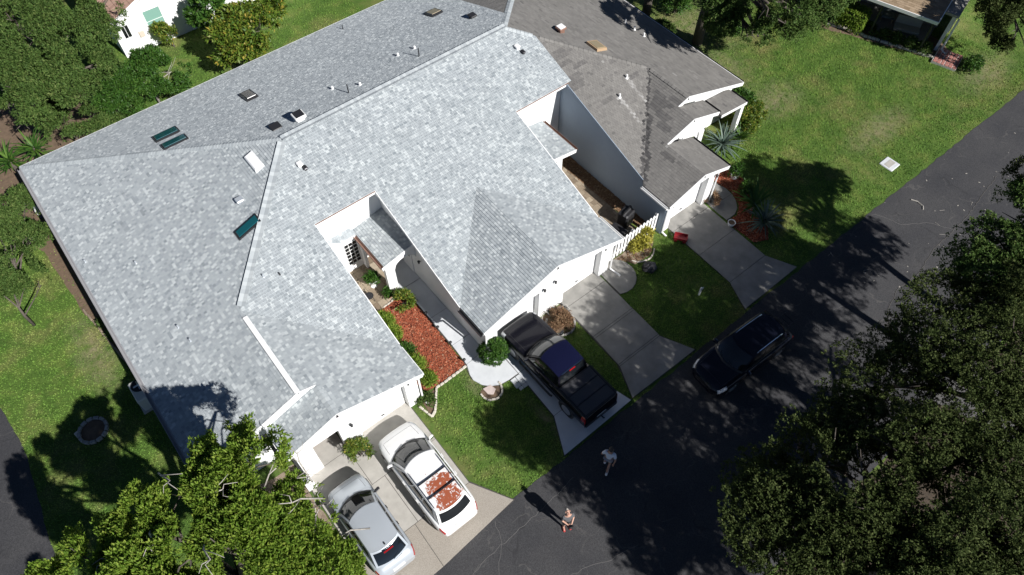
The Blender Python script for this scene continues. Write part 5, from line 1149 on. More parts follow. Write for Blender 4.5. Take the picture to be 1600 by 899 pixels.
for i in range(4): m = MB(); m.obox((-3.92 + .13 * math.cos(i * 1.571), 20.72 + .13 * math.sin(i * 1.571), .925), (.2, .11, .012), RZ(i * 1.571) @ RX(.3)); m.build('fan_blade', 'alloy', a)
m = MB(); m.lathe((-3.92, 20.72, .92), [(.07, 0), (.06, .03)], 10); m.build('hub', 'gutter_white', a)
tag(MB().obox((-3.55, 19.62, .1), (.34, .12, .09), RZ(.6), bev=.015).build('timber_block', 'wood_tan', origin=(-3.55, 19.62, .1)), 'short pale timber block at the end of the air conditioner', 'timber')
s = thing('garden_statue', 'white long necked bird ornament beside the left eave', 'garden ornament', (-4.05, 33.7, 0)); m = MB()
m.tube([(-4.0, 33.95, .5), (-4.0, 33.75, .62), (-4.05, 33.5, .55), (-4.1, 33.3, .5)], [.06, .17, .15, .03], 10); m.build('body', 'ceramic_white', s, smooth=True); m = MB(); m.tube([(-4.0, 33.9, .62), (-4.02, 34.05, .85), (-4.1, 34.08, 1.0), (-4.3, 34.0, .98), (-4.5, 33.9, .9)], [.07, .05, .05, .06, .012], 8); m.build('neck', 'ceramic_white', s, smooth=True); MB().lathe((-4.03, 33.65, 0), [(.16, 0), (.14, .05), (.03, .06), (.03, .5)], 8).build('stand', 'dark_metal', s)
wgn = thing('toy_wagon', 'small red wagon standing at the grass edge of the right driveway', 'wagon', (20.55, 12.05, 0), R_(35)); wgn.scale = (.8, .8, .8)
m = MB(); m.box(-.22, -.4, .2, .22, .4, .23); m.box(-.25, -.42, .2, -.22, .42, .36); m.box(.22, -.42, .2, .25, .42, .36); m.box(-.22, .39, .2, .22, .42, .36); m.box(-.22, -.42, .2, .22, -.39, .36); m.build('tray', 'red_plastic', wgn, local=True)
for sx in (-.26, .26):
    for sy in (-.28, .28): MB().lathe((sx, sy, .11), [(.11, -.025), (.11, .025)], 14, RY(R_(90))).build('wheel', 'red_plastic', wgn, local=True)
m = MB(); m.tube([(0, .4, .2), (0, .62, .3), (0, .85, .62)], .014, 5); m.tube([(-.08, .85, .62), (.08, .85, .62)], .016, 5); m.build('handle', 'black_plastic', wgn, local=True)
rk = MB(); rd = random.Random(4); rk.lathe((18.05, 11.75, 0), [(.34, 0), (.36, .12), (.27, .26), (.1, .33)], 9); rk.v = [(x + rd.uniform(-.06, .06), y + rd.uniform(-.06, .06), z + rd.uniform(0, .04)) for x, y, z in rk.v]
tag(rk.build('rock', 'grey_stone', origin=(18.05, 11.75, 0)), 'dark grey rock on the shaded lawn left of the right driveway', 'rock').data.materials[0] = MT['dark_metal']
mp = thing('marker_post', 'slim white marker post with a small plate on the shaded lawn', 'post', (18.82, 9.15, 0)); MB().box(18.79, 9.12, 0, 18.86, 9.19, .62).build('stake', 'white_trim', mp); MB().obox((18.825, 9.11, .56), (.2, .02, .16)).build('plate', 'ceramic_white', mp)
for i, (q, lab) in enumerate([((25.8, 13.15, .03), 'white pot at the garage end of the red mulch by the brown roof'), ((25.25, 12.0, .03), 'dark pot between the white pot and the agave')]):
    pot('plant_pot', lab, q, [(.16, 0), (.22, .28), (.24, .32)], ('ceramic_white', 'dark_metal')[i])
    shrub('potted_plant', ('upright green plant in the white pot by the brown roof', 'sparse plant in the dark pot of the red mulch bed')[i], (q[0], q[1], .3), [(0, 0, .3, .3, 1.3)], 60, 6, .18, .07, 'leaf_green', 20 + i, 'plant', stems=4)
pot('plant_pot', 'empty white ring shaped pot at the driveway edge of the red mulch', (23.25, 11.08, .03), [(.15, 0), (.2, .16), (.21, .2)], 'ceramic_white')
shrub('dry_shrub', 'dry brown pot shrub in the corner by the right garage door', (23.55, 12.75, .04), [(0, 0, .3, .38)], 120, 6, .12, .04, 'leaf_dry', 23, stems=5)
# plants by the houses
shrub('round_shrub', 'dense round green shrub at the corner beside the pickup', (9.05, 12.65, 0), [(0, 0, .62, .62), (.08, -.05, .95, .42)], 900, 8, .10, .045, 'leaf_green', 31, inner=.75, gap=-.9)
shrub('shrub', 'yellow green shrub with dark centre at the arch end of the mulch', (7.5, 17.55, 0), [(0, 0, .4, .46), (.12, -.15, .3, .3)], 260, 7, .15, .05, 'leaf_yellow', 32)
fg = 'ferns along the left roof edge of the mulch bed'
for i, (x, y, r, lab) in enumerate([(6.02, 17.15, .45, 'bright fern at the patio end of the roof edge row'), (6.0, 16.35, .42, 'bright fern in the middle of the roof edge row'), (6.0, 15.2, .36, 'darker fern past the middle of the roof edge row'), (5.95, 14.4, .42, 'fern at the lawn end of the roof edge row'), (6.1, 13.5, .22, 'tiny yellow sprout in the mulch near the white edging')]):
    shrub('fern', lab, (x, y, .02), [(0, 0, r * .8, r)], int(230 * r / .4), 7, .2, .045, 'leaf_bright' if i != 2 else 'leaf_green', 40 + i, 'fern', fg, stems=3, up=.6)
shrub('shrub', 'low green plant in the soil bed at the white garage corner', (5.45, 12.7, 0), [(0, 0, .25, .32), (-.1, .2, .2, .25)], 200, 6, .13, .05, 'leaf_mid', 46)
shrub('shrub', 'spindly yellow green shrub between the two left garage bays', (1.92, 12.45, 0), [(0, 0, .75, .42), (.05, -.1, .35, .4), (-.2, .15, 1.0, .25)], 420, 6, .13, .035, 'leaf_yellow', 47, gap=-.2)
shrub('yellow_shrub', 'golden yellow shrub leaning on the picket fence', (18.75, 13.0, 0), [(0, 0, .5, .42), (-.45, .05, .35, .35), (.3, .05, .75, .28)], 420, 6, .13, .06, 'leaf_gold', 48)
shrub('dry_shrub', 'withered brown shrub inside a ring of stones before the garage pier', (12.6, 12.15, 0), [(0, 0, .25, .55, .6), (.1, -.25, .2, .4, .6)], 420, 6, .14, .035, 'leaf_dry', 49)
edging('bed_edging', 'ring of dark stones round the withered brown shrub', 'edging', arcpts(12.6, 12.1, .68, 120, 420, 12), .22, .1, .1, 'grey_stone', 50)
m = MB()
for (x, y, r, a) in ((12.25, 12.75, .22, .3), (13.2, 12.5, .24, 2.2)): m.tube([(x - r, y, .03), (x - r * .6, y + .1, .25), (x, y + r * .4, .42), (x + r * .6, y + .1, .3), (x + r, y - .1, .03)], .03, 6)
tag(m.build('garden_hose', 'grey_stone', origin=(12.6, 12.6, 0)), 'coiled pale hose loops beside the withered brown shrub', 'hose')
spiky('agave', 'large blue green agave near the stepped white arches', (26.95, 15.1, 0), 72, 1.2, .075, 'leaf_blue', 51, (8, 80), 'agave', stem=.3)
spiky('agave', 'pale blue green agave at the tip of the right mulch bed', (24.5, 10.05, 0), 76, 1.1, .07, 'leaf_blue', 52, (8, 80), 'agave', stem=.3)
spiky('palm_plant', 'dark green sago palm beside the pale agave', (24.95, 11.05, 0), 46, 1.3, .12, 'leaf_green', 53, (15, 65), 'palm', stem=.4)
spiky('lily_plant', 'bright strap leaved lily clump behind the brown roof corner', (29.0, 15.6, 0), 56, 1.0, .07, 'leaf_yellow', 54, (20, 80), 'plant', stem=.15)
spiky('lily_plant', 'green strap leaved clump nearest the large agave', (28.2, 14.9, 0), 48, .95, .07, 'leaf_green', 55, (20, 80), 'plant', stem=.15)
shrub('shrub', 'wide fresh green shrub beside the low porch roof at the right end', (28.9, 15.9, 0), [(0, 0, .7, .7), (.7, .3, .6, .65), (.9, -.6, .5, .6), (.1, -.8, .5, .55), (1.4, -.1, .5, .45)], 900, 8, .17, .06, 'leaf_yellow', 59)
shrub('shrub', 'tall leafy green shrub at the right end wall of the brown roof', (29.4, 17.0, 0), [(0, 0, .9, .8), (.5, -.5, .8, .7), (-.1, -.9, .7, .6)], 700, 7, .17, .07, 'leaf_green', 56)
fan = 'fan palms behind the left roof corner'
spiky('fan_palm', 'bright fan palm touching the rear left roof corner', (-2.62, 36.9, 0), 56, 1.15, .09, 'leaf_green', 57, (10, 75), 'palm', fan, stem=1.6)
spiky('fan_palm', 'bright fan palm at the left edge behind the roof', (-3.95, 37.2, 0), 56, 1.1, .09, 'leaf_green', 58, (10, 75), 'palm', fan, stem=1.3)
# ---------------------------------------------------------------- trees
tr = tree('tree', 'bright green broad leaved tree with bare white twigs below the left roof', (-4.0, 8.9, 0), [(-3.9, 9.0, 1.4), (-3.7, 9.2, 3.0), (-3.6, 9.4, 4.3)],
     [(-7.4, 11.7, 6.0, 1.2), (-6.2, 11.8, 6.5, 1.3), (-4.7, 11.5, 6.8, 1.4), (-3.1, 10.9, 7.0, 1.5), (-1.8, 11.2, 6.9, 1.4), (-1.5, 12.2, 6.3, 1.0), (-2.3, 11.9, 6.6, 1.1), (-6.6, 9.9, 6.3, 1.6), (-4.8, 9.6, 7.2, 1.8), (-2.8, 9.2, 7.2, 1.7), (-1.2, 9.4, 6.0, 1.2),
      (-1.2, 7.8, 5.0, 1.1), (-2.6, 7.4, 6.6, 1.6), (-4.6, 7.4, 7.0, 1.8), (-6.6, 7.8, 6.2, 1.6), (-8.0, 9.6, 5.6, 1.2), (-1.0, 10.5, 4.6, .8)],
     19000, 11, .12, .05, 'leaf_bright', 101, 'bark', gap=-.12, scale=2.4, limbs=2, up=.6, spread=.75, inner=.6, ragged=.34, flat=.8, r0=.2)
rd = random.Random(5)
for (x, y, z) in [(-5.9, 11.3, 7.3), (-4.6, 10.6, 8.0), (-3.6, 12.2, 7.7), (-2.5, 10.7, 8.1), (-3.5, 9.0, 8.5), (-1.2, 12.3, 6.8), (-.9, 11.0, 6.6), (-1.0, 9.6, 6.8), (-1.4, 8.4, 6.2), (-5.6, 8.8, 8.2), (-.4, 10.9, 5.0), (-.5, 9.6, 5.2), (-.3, 8.5, 4.8), (-.2, 11.6, 5.2)]:
    tw = MB(); a = rd.uniform(0, 6.28); p = Vector((x, y, z)); d = Vector((math.cos(a), math.sin(a), .25)); pts = [p - d * .8 - Vector((0, 0, .6)), p - d * .25, p + d * .1 + Vector((.08, -.1, .1)), p + d * .35 + Vector((-.06, .08, .1)), p + d * .65]
    tw.tube(pts, [.034, .026, .02, .014, .007], 5)
    for s in (-1, 1): e = Vector((-d.y * s, d.x * s, .2)); tw.tube([pts[1 if s > 0 else 2], pts[2] + e * .22, pts[2] + e * .36 + d * .22], [.018, .013, .006], 5)
    tw.build('dead_branch', 'bark_pale', tr, smooth=True)
shrub('shrub', 'leafy green undergrowth beside the silver hatchback', (-1.35, 9.2, 0), [(0, 0, 1.1, .8), (-.1, 1.3, 1.2, .7), (.1, -1.3, 1.0, .8), (-.9, .4, 1.3, .8)], 1100, 8, .16, .065, 'leaf_bright', 60, gap=-.1)
OAK = 'oaks along the far side of the road'
kw = dict(group=OAK, gap=-.38, scale=1.5, limbs=2, inner=.5, ragged=.34, r0=.2)
tree('oak_tree', 'big dark oak covering the lower right with its crown reaching over the road', (13.6, -3.6, 0), [(13.5, -3.5, 2.2), (13.4, -3.2, 4.4), (13.3, -3.0, 6.2)],
     [(9.9, .1, 7.2, 1.35), (11.2, .2, 7.0, 1.5), (12.8, .2, 7.2, 1.6), (14.5, .3, 7.3, 1.6), (9.5, -1.3, 7.6, 1.3), (10.8, -2.4, 7.8, 1.6), (12.2, -1.6, 8.0, 2.0), (14.4, -1.6, 8.2, 2.0), (11.2, -4.2, 8.2, 2.1), (13.4, -3.8, 8.6, 2.2), (15.4, -3.4, 8.4, 2.0), (10.7, -3.8, 7.8, 1.4), (12.2, -6.0, 8.2, 2.1), (14.6, -5.8, 8.2, 2.2), (11.6, .8, 5.0, 1.2), (13.4, 1.0, 5.2, 1.1), (10.6, -1.0, 5.4, 1.2), (13.111, -0.801, 7.600) + (1.4,), (9.447, -0.528, 7.200) + (1.3,), (10.183, -1.539, 7.800) + (1.4,)],
     25000, 10, .088, .044, 'leaf_oak', 102, **kw)
tree('oak_tree', 'spreading olive green oak at the middle of the right edge', (19.6, -2.8, 0), [(19.5, -2.7, 2.2), (19.4, -2.5, 4.4), (19.4, -2.3, 6.2)],
     [(16.3, .5, 7.3, 1.6), (17.6, .6, 7.4, 1.6), (19.1, .7, 7.5, 1.6), (20.6, .7, 7.6, 1.5), (17.0, -1.4, 8.3, 2.0), (19.2, -1.3, 8.6, 2.0), (21.3, -1.1, 8.3, 1.9), (17.6, -3.6, 8.5, 2.1), (19.8, -3.4, 8.7, 2.1), (21.8, -3.0, 8.2, 2.0), (17.0, -5.8, 8.2, 2.0), (19.2, -5.6, 8.2, 2.2), (21.6, -5.2, 8.0, 2.1), (14.285, -2.513, 7.800) + (1.5,), (13.608, -4.674, 7.600) + (1.4,)],
     20000, 10, .088, .044, 'leaf_oak', 103, **kw)
tree('oak_tree', 'yellowish green leafy oak overhanging the road at the right edge', (25.0, -3.6, 0), [(25.0, -3.4, 2.2), (25.0, -2.6, 4.4), (25.0, -1.6, 6.0)],
     [(22.4, .7, 7.4, 1.6), (24.0, .8, 7.6, 1.7), (25.8, .8, 7.8, 1.7), (27.2, .8, 8.0, 1.5), (23.2, -4.4, 7.8, 1.7), (25.2, -4.6, 7.8, 1.6), (26.8, -3.4, 7.6, 1.3), (23.4, -.9, 8.0, 1.9), (25.4, -.6, 8.3, 1.9), (27.0, .0, 8.2, 1.6), (24.4, -2.8, 7.8, 1.9), (26.0, -2.0, 7.6, 1.4)],
     16000, 10, .105, .052, 'leaf_mid', 104, **kw)
tree('oak_tree', 'dark thin oak at the far upper right edge of the road', (27.7, -3.2, 0), [(27.8, -2.9, 2.2), (28.3, -2.0, 4.6), (28.9, -.6, 6.6)],
     [(28.5, 1.7, 8.0, 1.2), (29.5, 1.9, 8.1, 1.0), (28.6, .4, 8.4, 1.4), (27.8, 1.9, 7.5, .9), (30.2, .9, 7.8, 1.3), (30.6, -.3, 8.2, 1.2), (31.3, .7, 7.0, 1.0), (29.6, -.4, 8.4, 1.2), (30.8, 1.8, 6.4, .9), (29.4, 2.6, 6.8, .9), (27.4, -4.3, 7.8, 1.3), (28.7, -4.2, 7.8, 1.3), (29.9, -3.9, 7.6, 1.1), (28.8, -2.6, 8.0, 1.2)], 9500, 10, .105, .05, 'leaf_oak', 105, **kw)
tree('oak_tree', 'oak at the near bottom edge whose crown shades the road', (9.8, -7.0, 0), [(9.8, -7.0, 2.2), (9.8, -6.8, 4.4), (9.8, -6.6, 6)],
     [(11.4, -5.4, 7.2, 1.5), (11.0, -7.2, 7.6, 1.5), (12.4, -6.4, 7.8, 1.8), (11.4, -8.6, 8.2, 1.9), (13.2, -9.0, 8.2, 2.1), (10.8, -10.4, 8.2, 1.7)],
     3600, 10, .14, .065, 'leaf_oak', 106, **{**kw, 'gap': -.1})
tree('oak_tree', 'oak below the bottom edge behind the big dark crown', (17.2, -9.6, 0), [(17.2, -9.6, 2.2), (17.2, -9.5, 4.4), (17.2, -9.4, 6)],
     [(13.6, -8.8, 7.8, 2.1), (16.0, -8.4, 8.0, 2.1), (18.4, -8.4, 8.0, 2.1), (20.8, -8.0, 7.8, 2.1), (23.2, -6.2, 7.6, 1.9), (17.2, -10.6, 8.2, 2.2), (16.2, -6.6, 7.0, 1.6), (18.2, -6.8, 7.0, 1.6), (20, -6.8, 7.0, 1.6), (14.4, -7.2, 7.0, 1.6), (12.8, -7, 7.0, 1.5), (15.4, -4.6, 6.4, 1.4), (18.4, -4.6, 6.6, 1.5)],
     7500, 10, .14, .065, 'leaf_oak', 118, **{**kw, 'gap': -.15})
tree('oak_tree', 'oak with dark trunk behind the brown roof over the right lawn', (32.6, 22.2, 0), [(32.6, 22.2, 2), (32.3, 21.6, 4), (31.6, 20.2, 5.8)],
     [(28.878, 18.644, 5.000) + (.9,), (29.849, 17.728, 5.000) + (1.0,), (31.367, 17.061, 5.000) + (1.0,), (32.938, 16.498, 5.000) + (1.0,), (32.921, 16.858, 4.000) + (.9,), (34.464, 16.336, 4.000) + (.7,), (31.540, 17.659, 3.600) + (.7,), (29.484, 19.026, 5.600) + (1.1,), (28.377, 15.980, 8.000) + (1.0,), (29.442, 14.935, 8.000) + (1.1,), (30.387, 14.177, 8.000) + (.8,), (28.559, 17.395, 8.200) + (1.3,), (29.769, 16.170, 8.500) + (1.5,), (31.442, 15.083, 8.200) + (1.4,), (33.4, 20.0, 8.0, 1.8), (35.2, 18.6, 7.2, 1.6)],
     6500, 12, .12, .055, 'leaf_mid', 107, gap=-.05, scale=2.0, r0=.28, limbs=2, inner=.45, ragged=.3)
tree('oak_tree', 'second dark trunk behind the brown roof near the top edge', (31.7, 25.9, 0), [(31.6, 25.8, 2), (31.4, 25.4, 4), (31.2, 25.0, 5.8)],
     [(27.917, 21.676, 5.500) + (.8,), (32.2, 28.0, 7.0, 1.8), (33.6, 26.6, 7.2, 1.6)], 2000, 12, .12, .055, 'leaf_mid', 108, gap=-.1, scale=2.0, r0=.24, limbs=2)
UG = 'undergrowth behind the brown roof'
for i, (q, r) in enumerate([((33.6, 25.2, 0), 1.0), ((31.0, 23.9, 0), .7), ((34.6, 21.6, 0), .8), ((36.2, 22.6, 0), 1.1)]):
    shrub('shrub', ['tall leafy shrub between the two dark trunks', 'small shrub at the eave near the dark trunks', 'green shrub right of the dark trunk on the lawn edge', 'large green shrub at the top edge right of the trunks'][i], q, [(0, 0, r * .9, r), (r * .6, -.2, r * .7, r * .7)], 420, 8, .15, .06, 'leaf_mid' if i % 2 else 'leaf_green', 64 + i, group=UG, gap=-.1)
tree('oak_tree', 'dark tree at the far top right corner beyond the brick steps', (50, 15.0, 0), [(50, 15, 2), (49.8, 14.8, 3.8)],
     [(43.127, 10.409, 4.000) + (1.3,), (43.245, 9.011, 3.500) + (1.2,), (43.744, 10.526, 2.600) + (.8,), (44.424, 9.937, 4.500) + (1.6,), (43.982, 9.494, 2.000) + (.7,), (44.814, 8.325, 4.000) + (1.6,)], 2600, 11, .13, .06, 'leaf_oak', 109, gap=-.1, scale=1.8, r0=.2, limbs=2)
BK = 'trees behind the left roof corner'
tree('oak_tree', 'wide grey green oak filling the top left corner', (-.6, 40.5, 0), [(-.6, 40.4, 1.2), (-.6, 40.0, 2.2)],
     [(0.142, 43.088, 4.800) + (2.1,), (2.218, 42.137, 4.800) + (2.0,), (3.303, 40.195, 4.200) + (1.4,), (-0.729, 40.051, 4.400) + (1.9,), (1.049, 38.952, 4.400) + (1.9,), (2.268, 38.263, 3.600) + (1.2,), (-1.144, 37.823, 3.800) + (1.5,), (0.481, 37.271, 3.500) + (1.3,), (-2.433, 38.515, 3.400) + (1.2,), (-1.793, 42.566, 4.600) + (2.0,), (2.282, 45.052, 5.000) + (2.2,), (4.359, 42.244, 4.000) + (1.1,), (-2.181, 37.331, 2.800) + (.8,)],
     11000, 12, .14, .055, 'leaf_mid', 110, group=BK, gap=-.05, scale=1.9, r0=.2, limbs=2, inner=.5, ragged=.3)
tree('small_tree', 'dark green bushy tree against the rear eave', (4.2, 38.0, 0), [(4.2, 38.0, .7), (4.2, 37.9, 1.3)], [(4.625, 37.951, 2.600) + (1.1,), (5.432, 37.103, 2.200) + (1.0,), (3.645, 37.753, 2.000) + (1.0,), (4.415, 36.640, 1.700) + (.8,), (5.407, 36.762, 1.400) + (.6,)], 2400, 9, .14, .06, 'leaf_green', 111, bark='bark_pale', group=BK, r0=.07, scale=2.6, limbs=2)
tree('small_tree', 'fresh green compound leaved tree left of the dark bushy one', (1.9, 37.4, 0), [(1.9, 37.4, .7), (1.9, 37.3, 1.3)], [(2.827, 37.540, 2.400) + (1.1,), (1.865, 37.340, 1.900) + (.8,), (2.662, 36.815, 1.500) + (.6,)], 1500, 12, .18, .05, 'leaf_green', 112, group=BK, r0=.07, scale=2.6, up=.6, limbs=2)
tree('small_tree', 'low leafy tree between the fan palms and the rear eave', (-.6, 37.0, 0), [(-.6, 37.0, .5), (-.6, 36.9, 1.0)], [(-0.838, 37.127, 1.700) + (.9,), (0.580, 36.872, 1.600) + (.9,), (-1.156, 38.356, 1.900) + (.9,), (1.603, 36.789, 1.200) + (.6,)], 1700, 10, .14, .05, 'leaf_mid', 113, group=BK, r0=.06, scale=2.6, limbs=2)
tree('small_tree', 'broad leaved tree with yellow tinged leaves behind the rear eave', (9.3, 38.4, 0), [(9.3, 38.3, .8), (9.2, 38.1, 1.5)], [(10.257, 37.810, 3.000) + (1.1,), (10.791, 36.387, 2.800) + (1.0,), (9.345, 36.795, 2.200) + (1.0,), (11.834, 37.460, 3.000) + (.9,), (9.021, 37.806, 2.800) + (.9,), (9.971, 36.220, 1.800) + (.7,), (8.472, 37.324, 1.500) + (.6,)], 1500, 8, .25, .11, 'leaf_yellow', 114, r0=.08, scale=2.4, gap=-.15, limbs=2)
tree('small_tree', 'deep green broad leaved tree before the white rear house', (8.9, 41.2, 0), [(8.9, 41.2, .8), (8.9, 41.1, 1.5)], [(9.297, 39.958, 3.000) + (1.0,), (8.641, 40.168, 2.400) + (.6,), (10.195, 40.977, 3.000) + (.9,)], 700, 8, .24, .11, 'leaf_green', 115, r0=.08, scale=2.4, gap=-.2, limbs=2)
shrub('shrub', 'light green shrub under the window of the white rear house', (7.0, 42.2, 0), [(0, 0, .9, .5), (-.3, .1, 1.4, .4)], 260, 7, .18, .07, 'leaf_yellow', 61)
LF = 'small trees along the left image edge'
tree('small_tree', 'feathery green small tree left of the grey eave', (-6.0, 29.9, 0), [(-6, 29.9, .8), (-5.9, 29.7, 1.5)], [(-4.750, 32.019, 2.300) + (1.0,), (-4.462, 30.556, 1.900) + (.8,), (-5.731, 32.201, 2.400) + (1.1,), (-5.435, 30.699, 2.200) + (1.0,), (-4.092, 33.545, 1.600) + (.7,)], 2400, 10, .13, .045, 'leaf_mid', 116, group=LF, r0=.07, scale=2.8, limbs=2)
tree('small_tree', 'feathery green small tree lower on the left edge', (-6.6, 27.4, 0), [(-6.6, 27.4, .8), (-6.5, 27.3, 1.5)], [(-6.023, 29.474, 2.000) + (1.0,), (-5.572, 28.777, 1.500) + (.7,), (-6.359, 28.587, 1.500) + (.7,), (-6.923, 29.509, 2.000) + (1.0,), (-5.366, 28.448, 1.000) + (.4,)], 1800, 10, .13, .045, 'leaf_mid', 117, group=LF, r0=.06, scale=2.8, gap=.0, limbs=2)
shrub('shrub', 'round dark green shrub at the rear left eave', (-4.6, 32.0, 0), [(0, 0, .7, .6), (-.3, .8, .7, .5)], 420, 8, .13, .05, 'leaf_green', 62)
shrub('shrub', 'low weedy plant on the soil strip under the left eave', (-3.9, 24.4, 0), [(0, 0, .2, .3), (-.1, .9, .2, .25)], 120, 6, .13, .04, 'leaf_mid', 63)
# ---------------------------------------------------------------- white house behind
h = thing('house', 'white stucco house with pink tile roof behind the trees at top left', 'house', (10.6, 43, 0))
zt1 = lambda x, y: 2.6 + .42 * (x - 3.95); zt2 = lambda x, y: 2.6 + .42 * (17.25 - x)
deck(h, [([[(3.95, 42.45), (10.6, 42.45), (10.6, 60), (3.95, 60)]], zt1), ([[(10.6, 42.45), (17.25, 42.45), (17.25, 60), (10.6, 60)]], zt2)], 'tile_pink', .12)
m = MB(); shingles(m, [[(3.95, 42.45), (10.6, 42.45), (10.6, 52), (3.95, 52)]], zt1, (-1, 0), .34, (.27, .29), .04, 70, lambda rd, x, y: rd.random(), .02, True); tag(m.build('roof_tile', 'tile_pink', h), kind='stuff')
wallp(h, [(4.3, 43, 0), (16.9, 43, 0), (16.9, 43, zt2(16.9, 0) - .13), (10.6, 43, 5.25), (4.3, 43, zt1(4.3, 0) - .13)], (0, .15, 0)); wallp(h, [(4.3, 43.151, 0), (4.3, 60, 0), (4.3, 60, 2.6), (4.3, 43.151, 2.6)], (.15, 0, 0))
fascia(h, [(3.95, 42.435, 2.6), (10.6, 42.435, zt1(10.6, 0)), (17.25, 42.435, 2.6)], .18); fascia(h, [(3.935, 42.45, 2.6), (3.935, 60, 2.6)])
q0 = (5.967, 43.000, 0.743); q1 = (6.971, 43.000, 1.737); a0 = (5.996, 43.000, 1.999)
window(h, 6.25, 7.25, 43, .95, 2.35, 1, 2, 'pane_green')
window(h, 4.75, 5.15, 43, 1.2, 2.0, 2, 1); MB().box(5.55, 42.9, .95, 5.85, 42.998, 1.3).build('meter_box', 'interior_beige', h); window(h, 13.4, 14.4, 43, 1.0, 2.3, 1, 2, 'pane_green')
# ---------------------------------------------------------------- porch house at the top right (local frame: x inward, y along the eave)
rz = R_(15.7); h3 = thing('house', 'house with tan shingled porch roof and pink brick steps at top right', 'house', (42.28, 12.76, 0), rz); M3 = wm(h3)
def L3(m): m.v = [tuple(M3 @ Vector(p)) for p in m.v]; return m
zk = lambda x, y: 2.5 + .32 * x
m = MB(); p = [(-.1, 0), (6, 0), (6, 14), (-.1, 14)]; m.add([(x, y, zk(x, y)) for x, y in p] + [(x, y, zk(x, y) - .14) for x, y in p], [(0, 1, 2, 3), (7, 6, 5, 4), (0, 4, 5, 1), (1, 5, 6, 2), (2, 6, 7, 3), (3, 7, 4, 0)], tint=.5); m.build('roof', 'shingle_tan', h3, local=True)
m = MB(); shingles(m, [[(-.1, 0), (3, 0), (3, 8), (-.1, 8)]], zk, (-1, 0), .14, (.25, .33), .012, 71, lambda rd, x, y: rd.random()); tag(m.build('shingle', 'shingle_tan', h3, local=True), kind='stuff')
MB().beam((-.12, -.02, 2.49), (-.12, 14, 2.49), .05, .2).build('fascia', 'white_trim', h3, local=True); MB().beam((-.1, -.02, 2.53), (6, -.02, 4.45), .05, .2).build('fascia', 'white_trim', h3, local=True)
MB().box(.85, .1, 0, 6, 9, .1).build('porch_floor', 'concrete_grey', h3, local=True); MB().box(3.2, 0, .1, 3.35, 9, 3.3).build('wall', 'grey_stone', h3, local=True)
for y in (.15, 3.2, 6.2): MB().box(.1, y, .1, .2, y + .1, 2.4).build('post', 'dark_metal', h3, local=True)
MB().box(1.1, -.7, 0, 7, -.52, 2.45).build('wall', 'white_paint', h3, local=True); MB().box(.95, -.85, 2.45, 7, -.05, 2.6).build('flat_roof', 'grey_stone', h3, local=True)
f = MB().box(1.5, -.75, 1.1, 2.9, -.705, 2.2).build('window', 'white_trim', h3, local=True)
for x in (1.58, 2.24): MB().box(x, -.765, 1.2, x + .58, -.752, 2.1).build('pane', 'glass_dark', f, local=True)
b = MB().box(-.2, -2.2, 0, 1.35, -.75, .14).build('brick_steps', 'mortar_white', h3, local=True)
for i in range(6):
    for j in range(6): MB().obox((-.08 + i * .26, -2.08 + j * .235, .15), (.235, .2 if j % 3 else .17, .05), bev=.012).build('brick', 'brick_pink', b, local=True)
MB().tube([(.98, -.9, 2.4), (.98, -.9, .3), (.9, -1.2, .16)], .06, 6).build('downspout', 'gutter_white', h3, local=True)
def chair3(name, lab, x, y, mat, w_, d_):
    q = M3 @ Vector((x, y, .1)); t = thing(name, lab, 'chair', q, rz + .2)
    MB().obox((0, 0, .38), (w_, d_, .14), bev=.03).build('seat', mat, t, local=True); MB().obox((w_ / 2 - .05, 0, .68), (.12, d_, .5), RY(.2), bev=.03).build('backrest', mat, t, local=True)
    for a in (-1, 1):
        for c in (-1, 1): MB().tube([(a * w_ * .42, c * d_ * .42, 0), (a * w_ * .42, c * d_ * .42, .32)], .025, 6).build('leg', 'wood_tan', t, local=True)
chair3('chaise', 'tan cushioned chaise on the shaded porch at top right', 1.5, 1.5, 'cushion', .8, 1.5); chair3('porch_chair', 'grey green porch chair behind the tan chaise', 2.2, 2.9, 'cushion_green', .8, .8)
def Q3(x, y, z=0): return tuple(M3 @ Vector((x, y, z)))
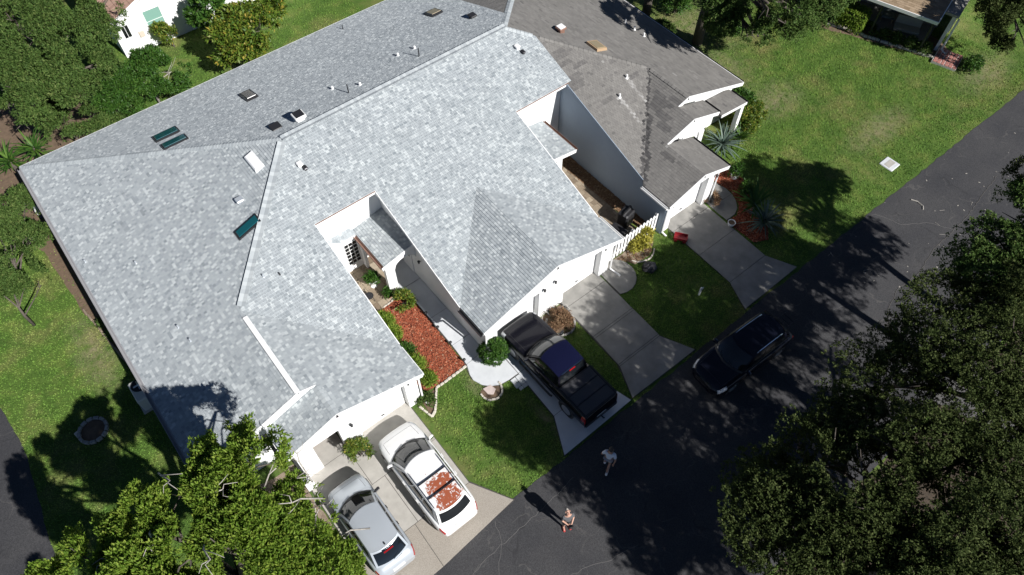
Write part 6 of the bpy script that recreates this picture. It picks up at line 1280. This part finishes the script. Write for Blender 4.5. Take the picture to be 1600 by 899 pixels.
t = thing('hedge_bush', 'clipped bright green box hedge in front of the shaded porch', 'hedge', Q3(.3, 4.6), rz)
rs = np.random.RandomState(77); n = 2600; p = rs.uniform(-1, 1, (n, 3)); k = np.argmax(np.abs(p), 1); p[np.arange(n), k] = np.sign(p[np.arange(n), k]); p = p[p[:, 2] > -.95]; o_ = unit(p); p = p * np.array([.65, .8, .6]) * (1 + .05 * field(p * 4, 2, 3)[:, None]) + np.array([0, 0, .65])
pw = np.array([tuple(wm(t) @ Vector(q)) for q in p]); V, F, tt = leaves(pw, o_, 4, .1, .05, rs); V = np.array([tuple(wm(t).inverted() @ Vector(q)) for q in V]); fast_mesh('foliage', V, F, tt, 'leaf_bright', t)
MB().tube([(0, 0, 0), (0, 0, .6)], .04, 6).build('stem', 'bark', t, local=True)
for i in range(5): shrub('shrub', ['small shrub of the porch row nearest the clipped hedge', 'second small shrub along the porch row', 'middle shrub of the shaded porch row', 'fourth shrub along the shaded porch row', 'shrub of the porch row nearest the brick steps'][i], Q3(.3 + .03 * i, 3.4 - i * .85), [(0, 0, .35, .42)], 110, 7, .13, .055, 'leaf_mid', 80 + i, group='shrubs in front of the porch', stems=3)
shrub('shrub', 'low dark green shrub at the foot of the brick steps', Q3(.3, -2.9), [(0, 0, .3, .5), (.6, .1, .3, .45)], 240, 7, .14, .06, 'leaf_green', 88)
# a few pale leaves and twigs on the road
m = MB(); rd = random.Random(8)
for i in range(60):
    x, y = rd.uniform(24, 42), rd.gauss(4.6, 1.3); a = rd.uniform(0, 6.28); l = rd.choice((.03, .04, .05, .07, .1, .28)); m.obox((x, y, .02), (l, l * .5 if l < .2 else .014, .01), RZ(a))
tag(m.build('leaf_litter', 'pebble_pale', origin=(30, 5, 0), kind='stuff'), 'pale leaf and twig litter scattered on the upper road', 'litter')
m = MB(); m.tube([(31.9, 6.3, .03), (32.05, 6.0, .035), (32.0, 5.65, .03), (31.8, 5.5, .03)], .035, 5); tag(m.build('twig', 'bark_pale', origin=(32, 6, 0)), 'pale curved twig lying on the sunny upper road', 'twig')
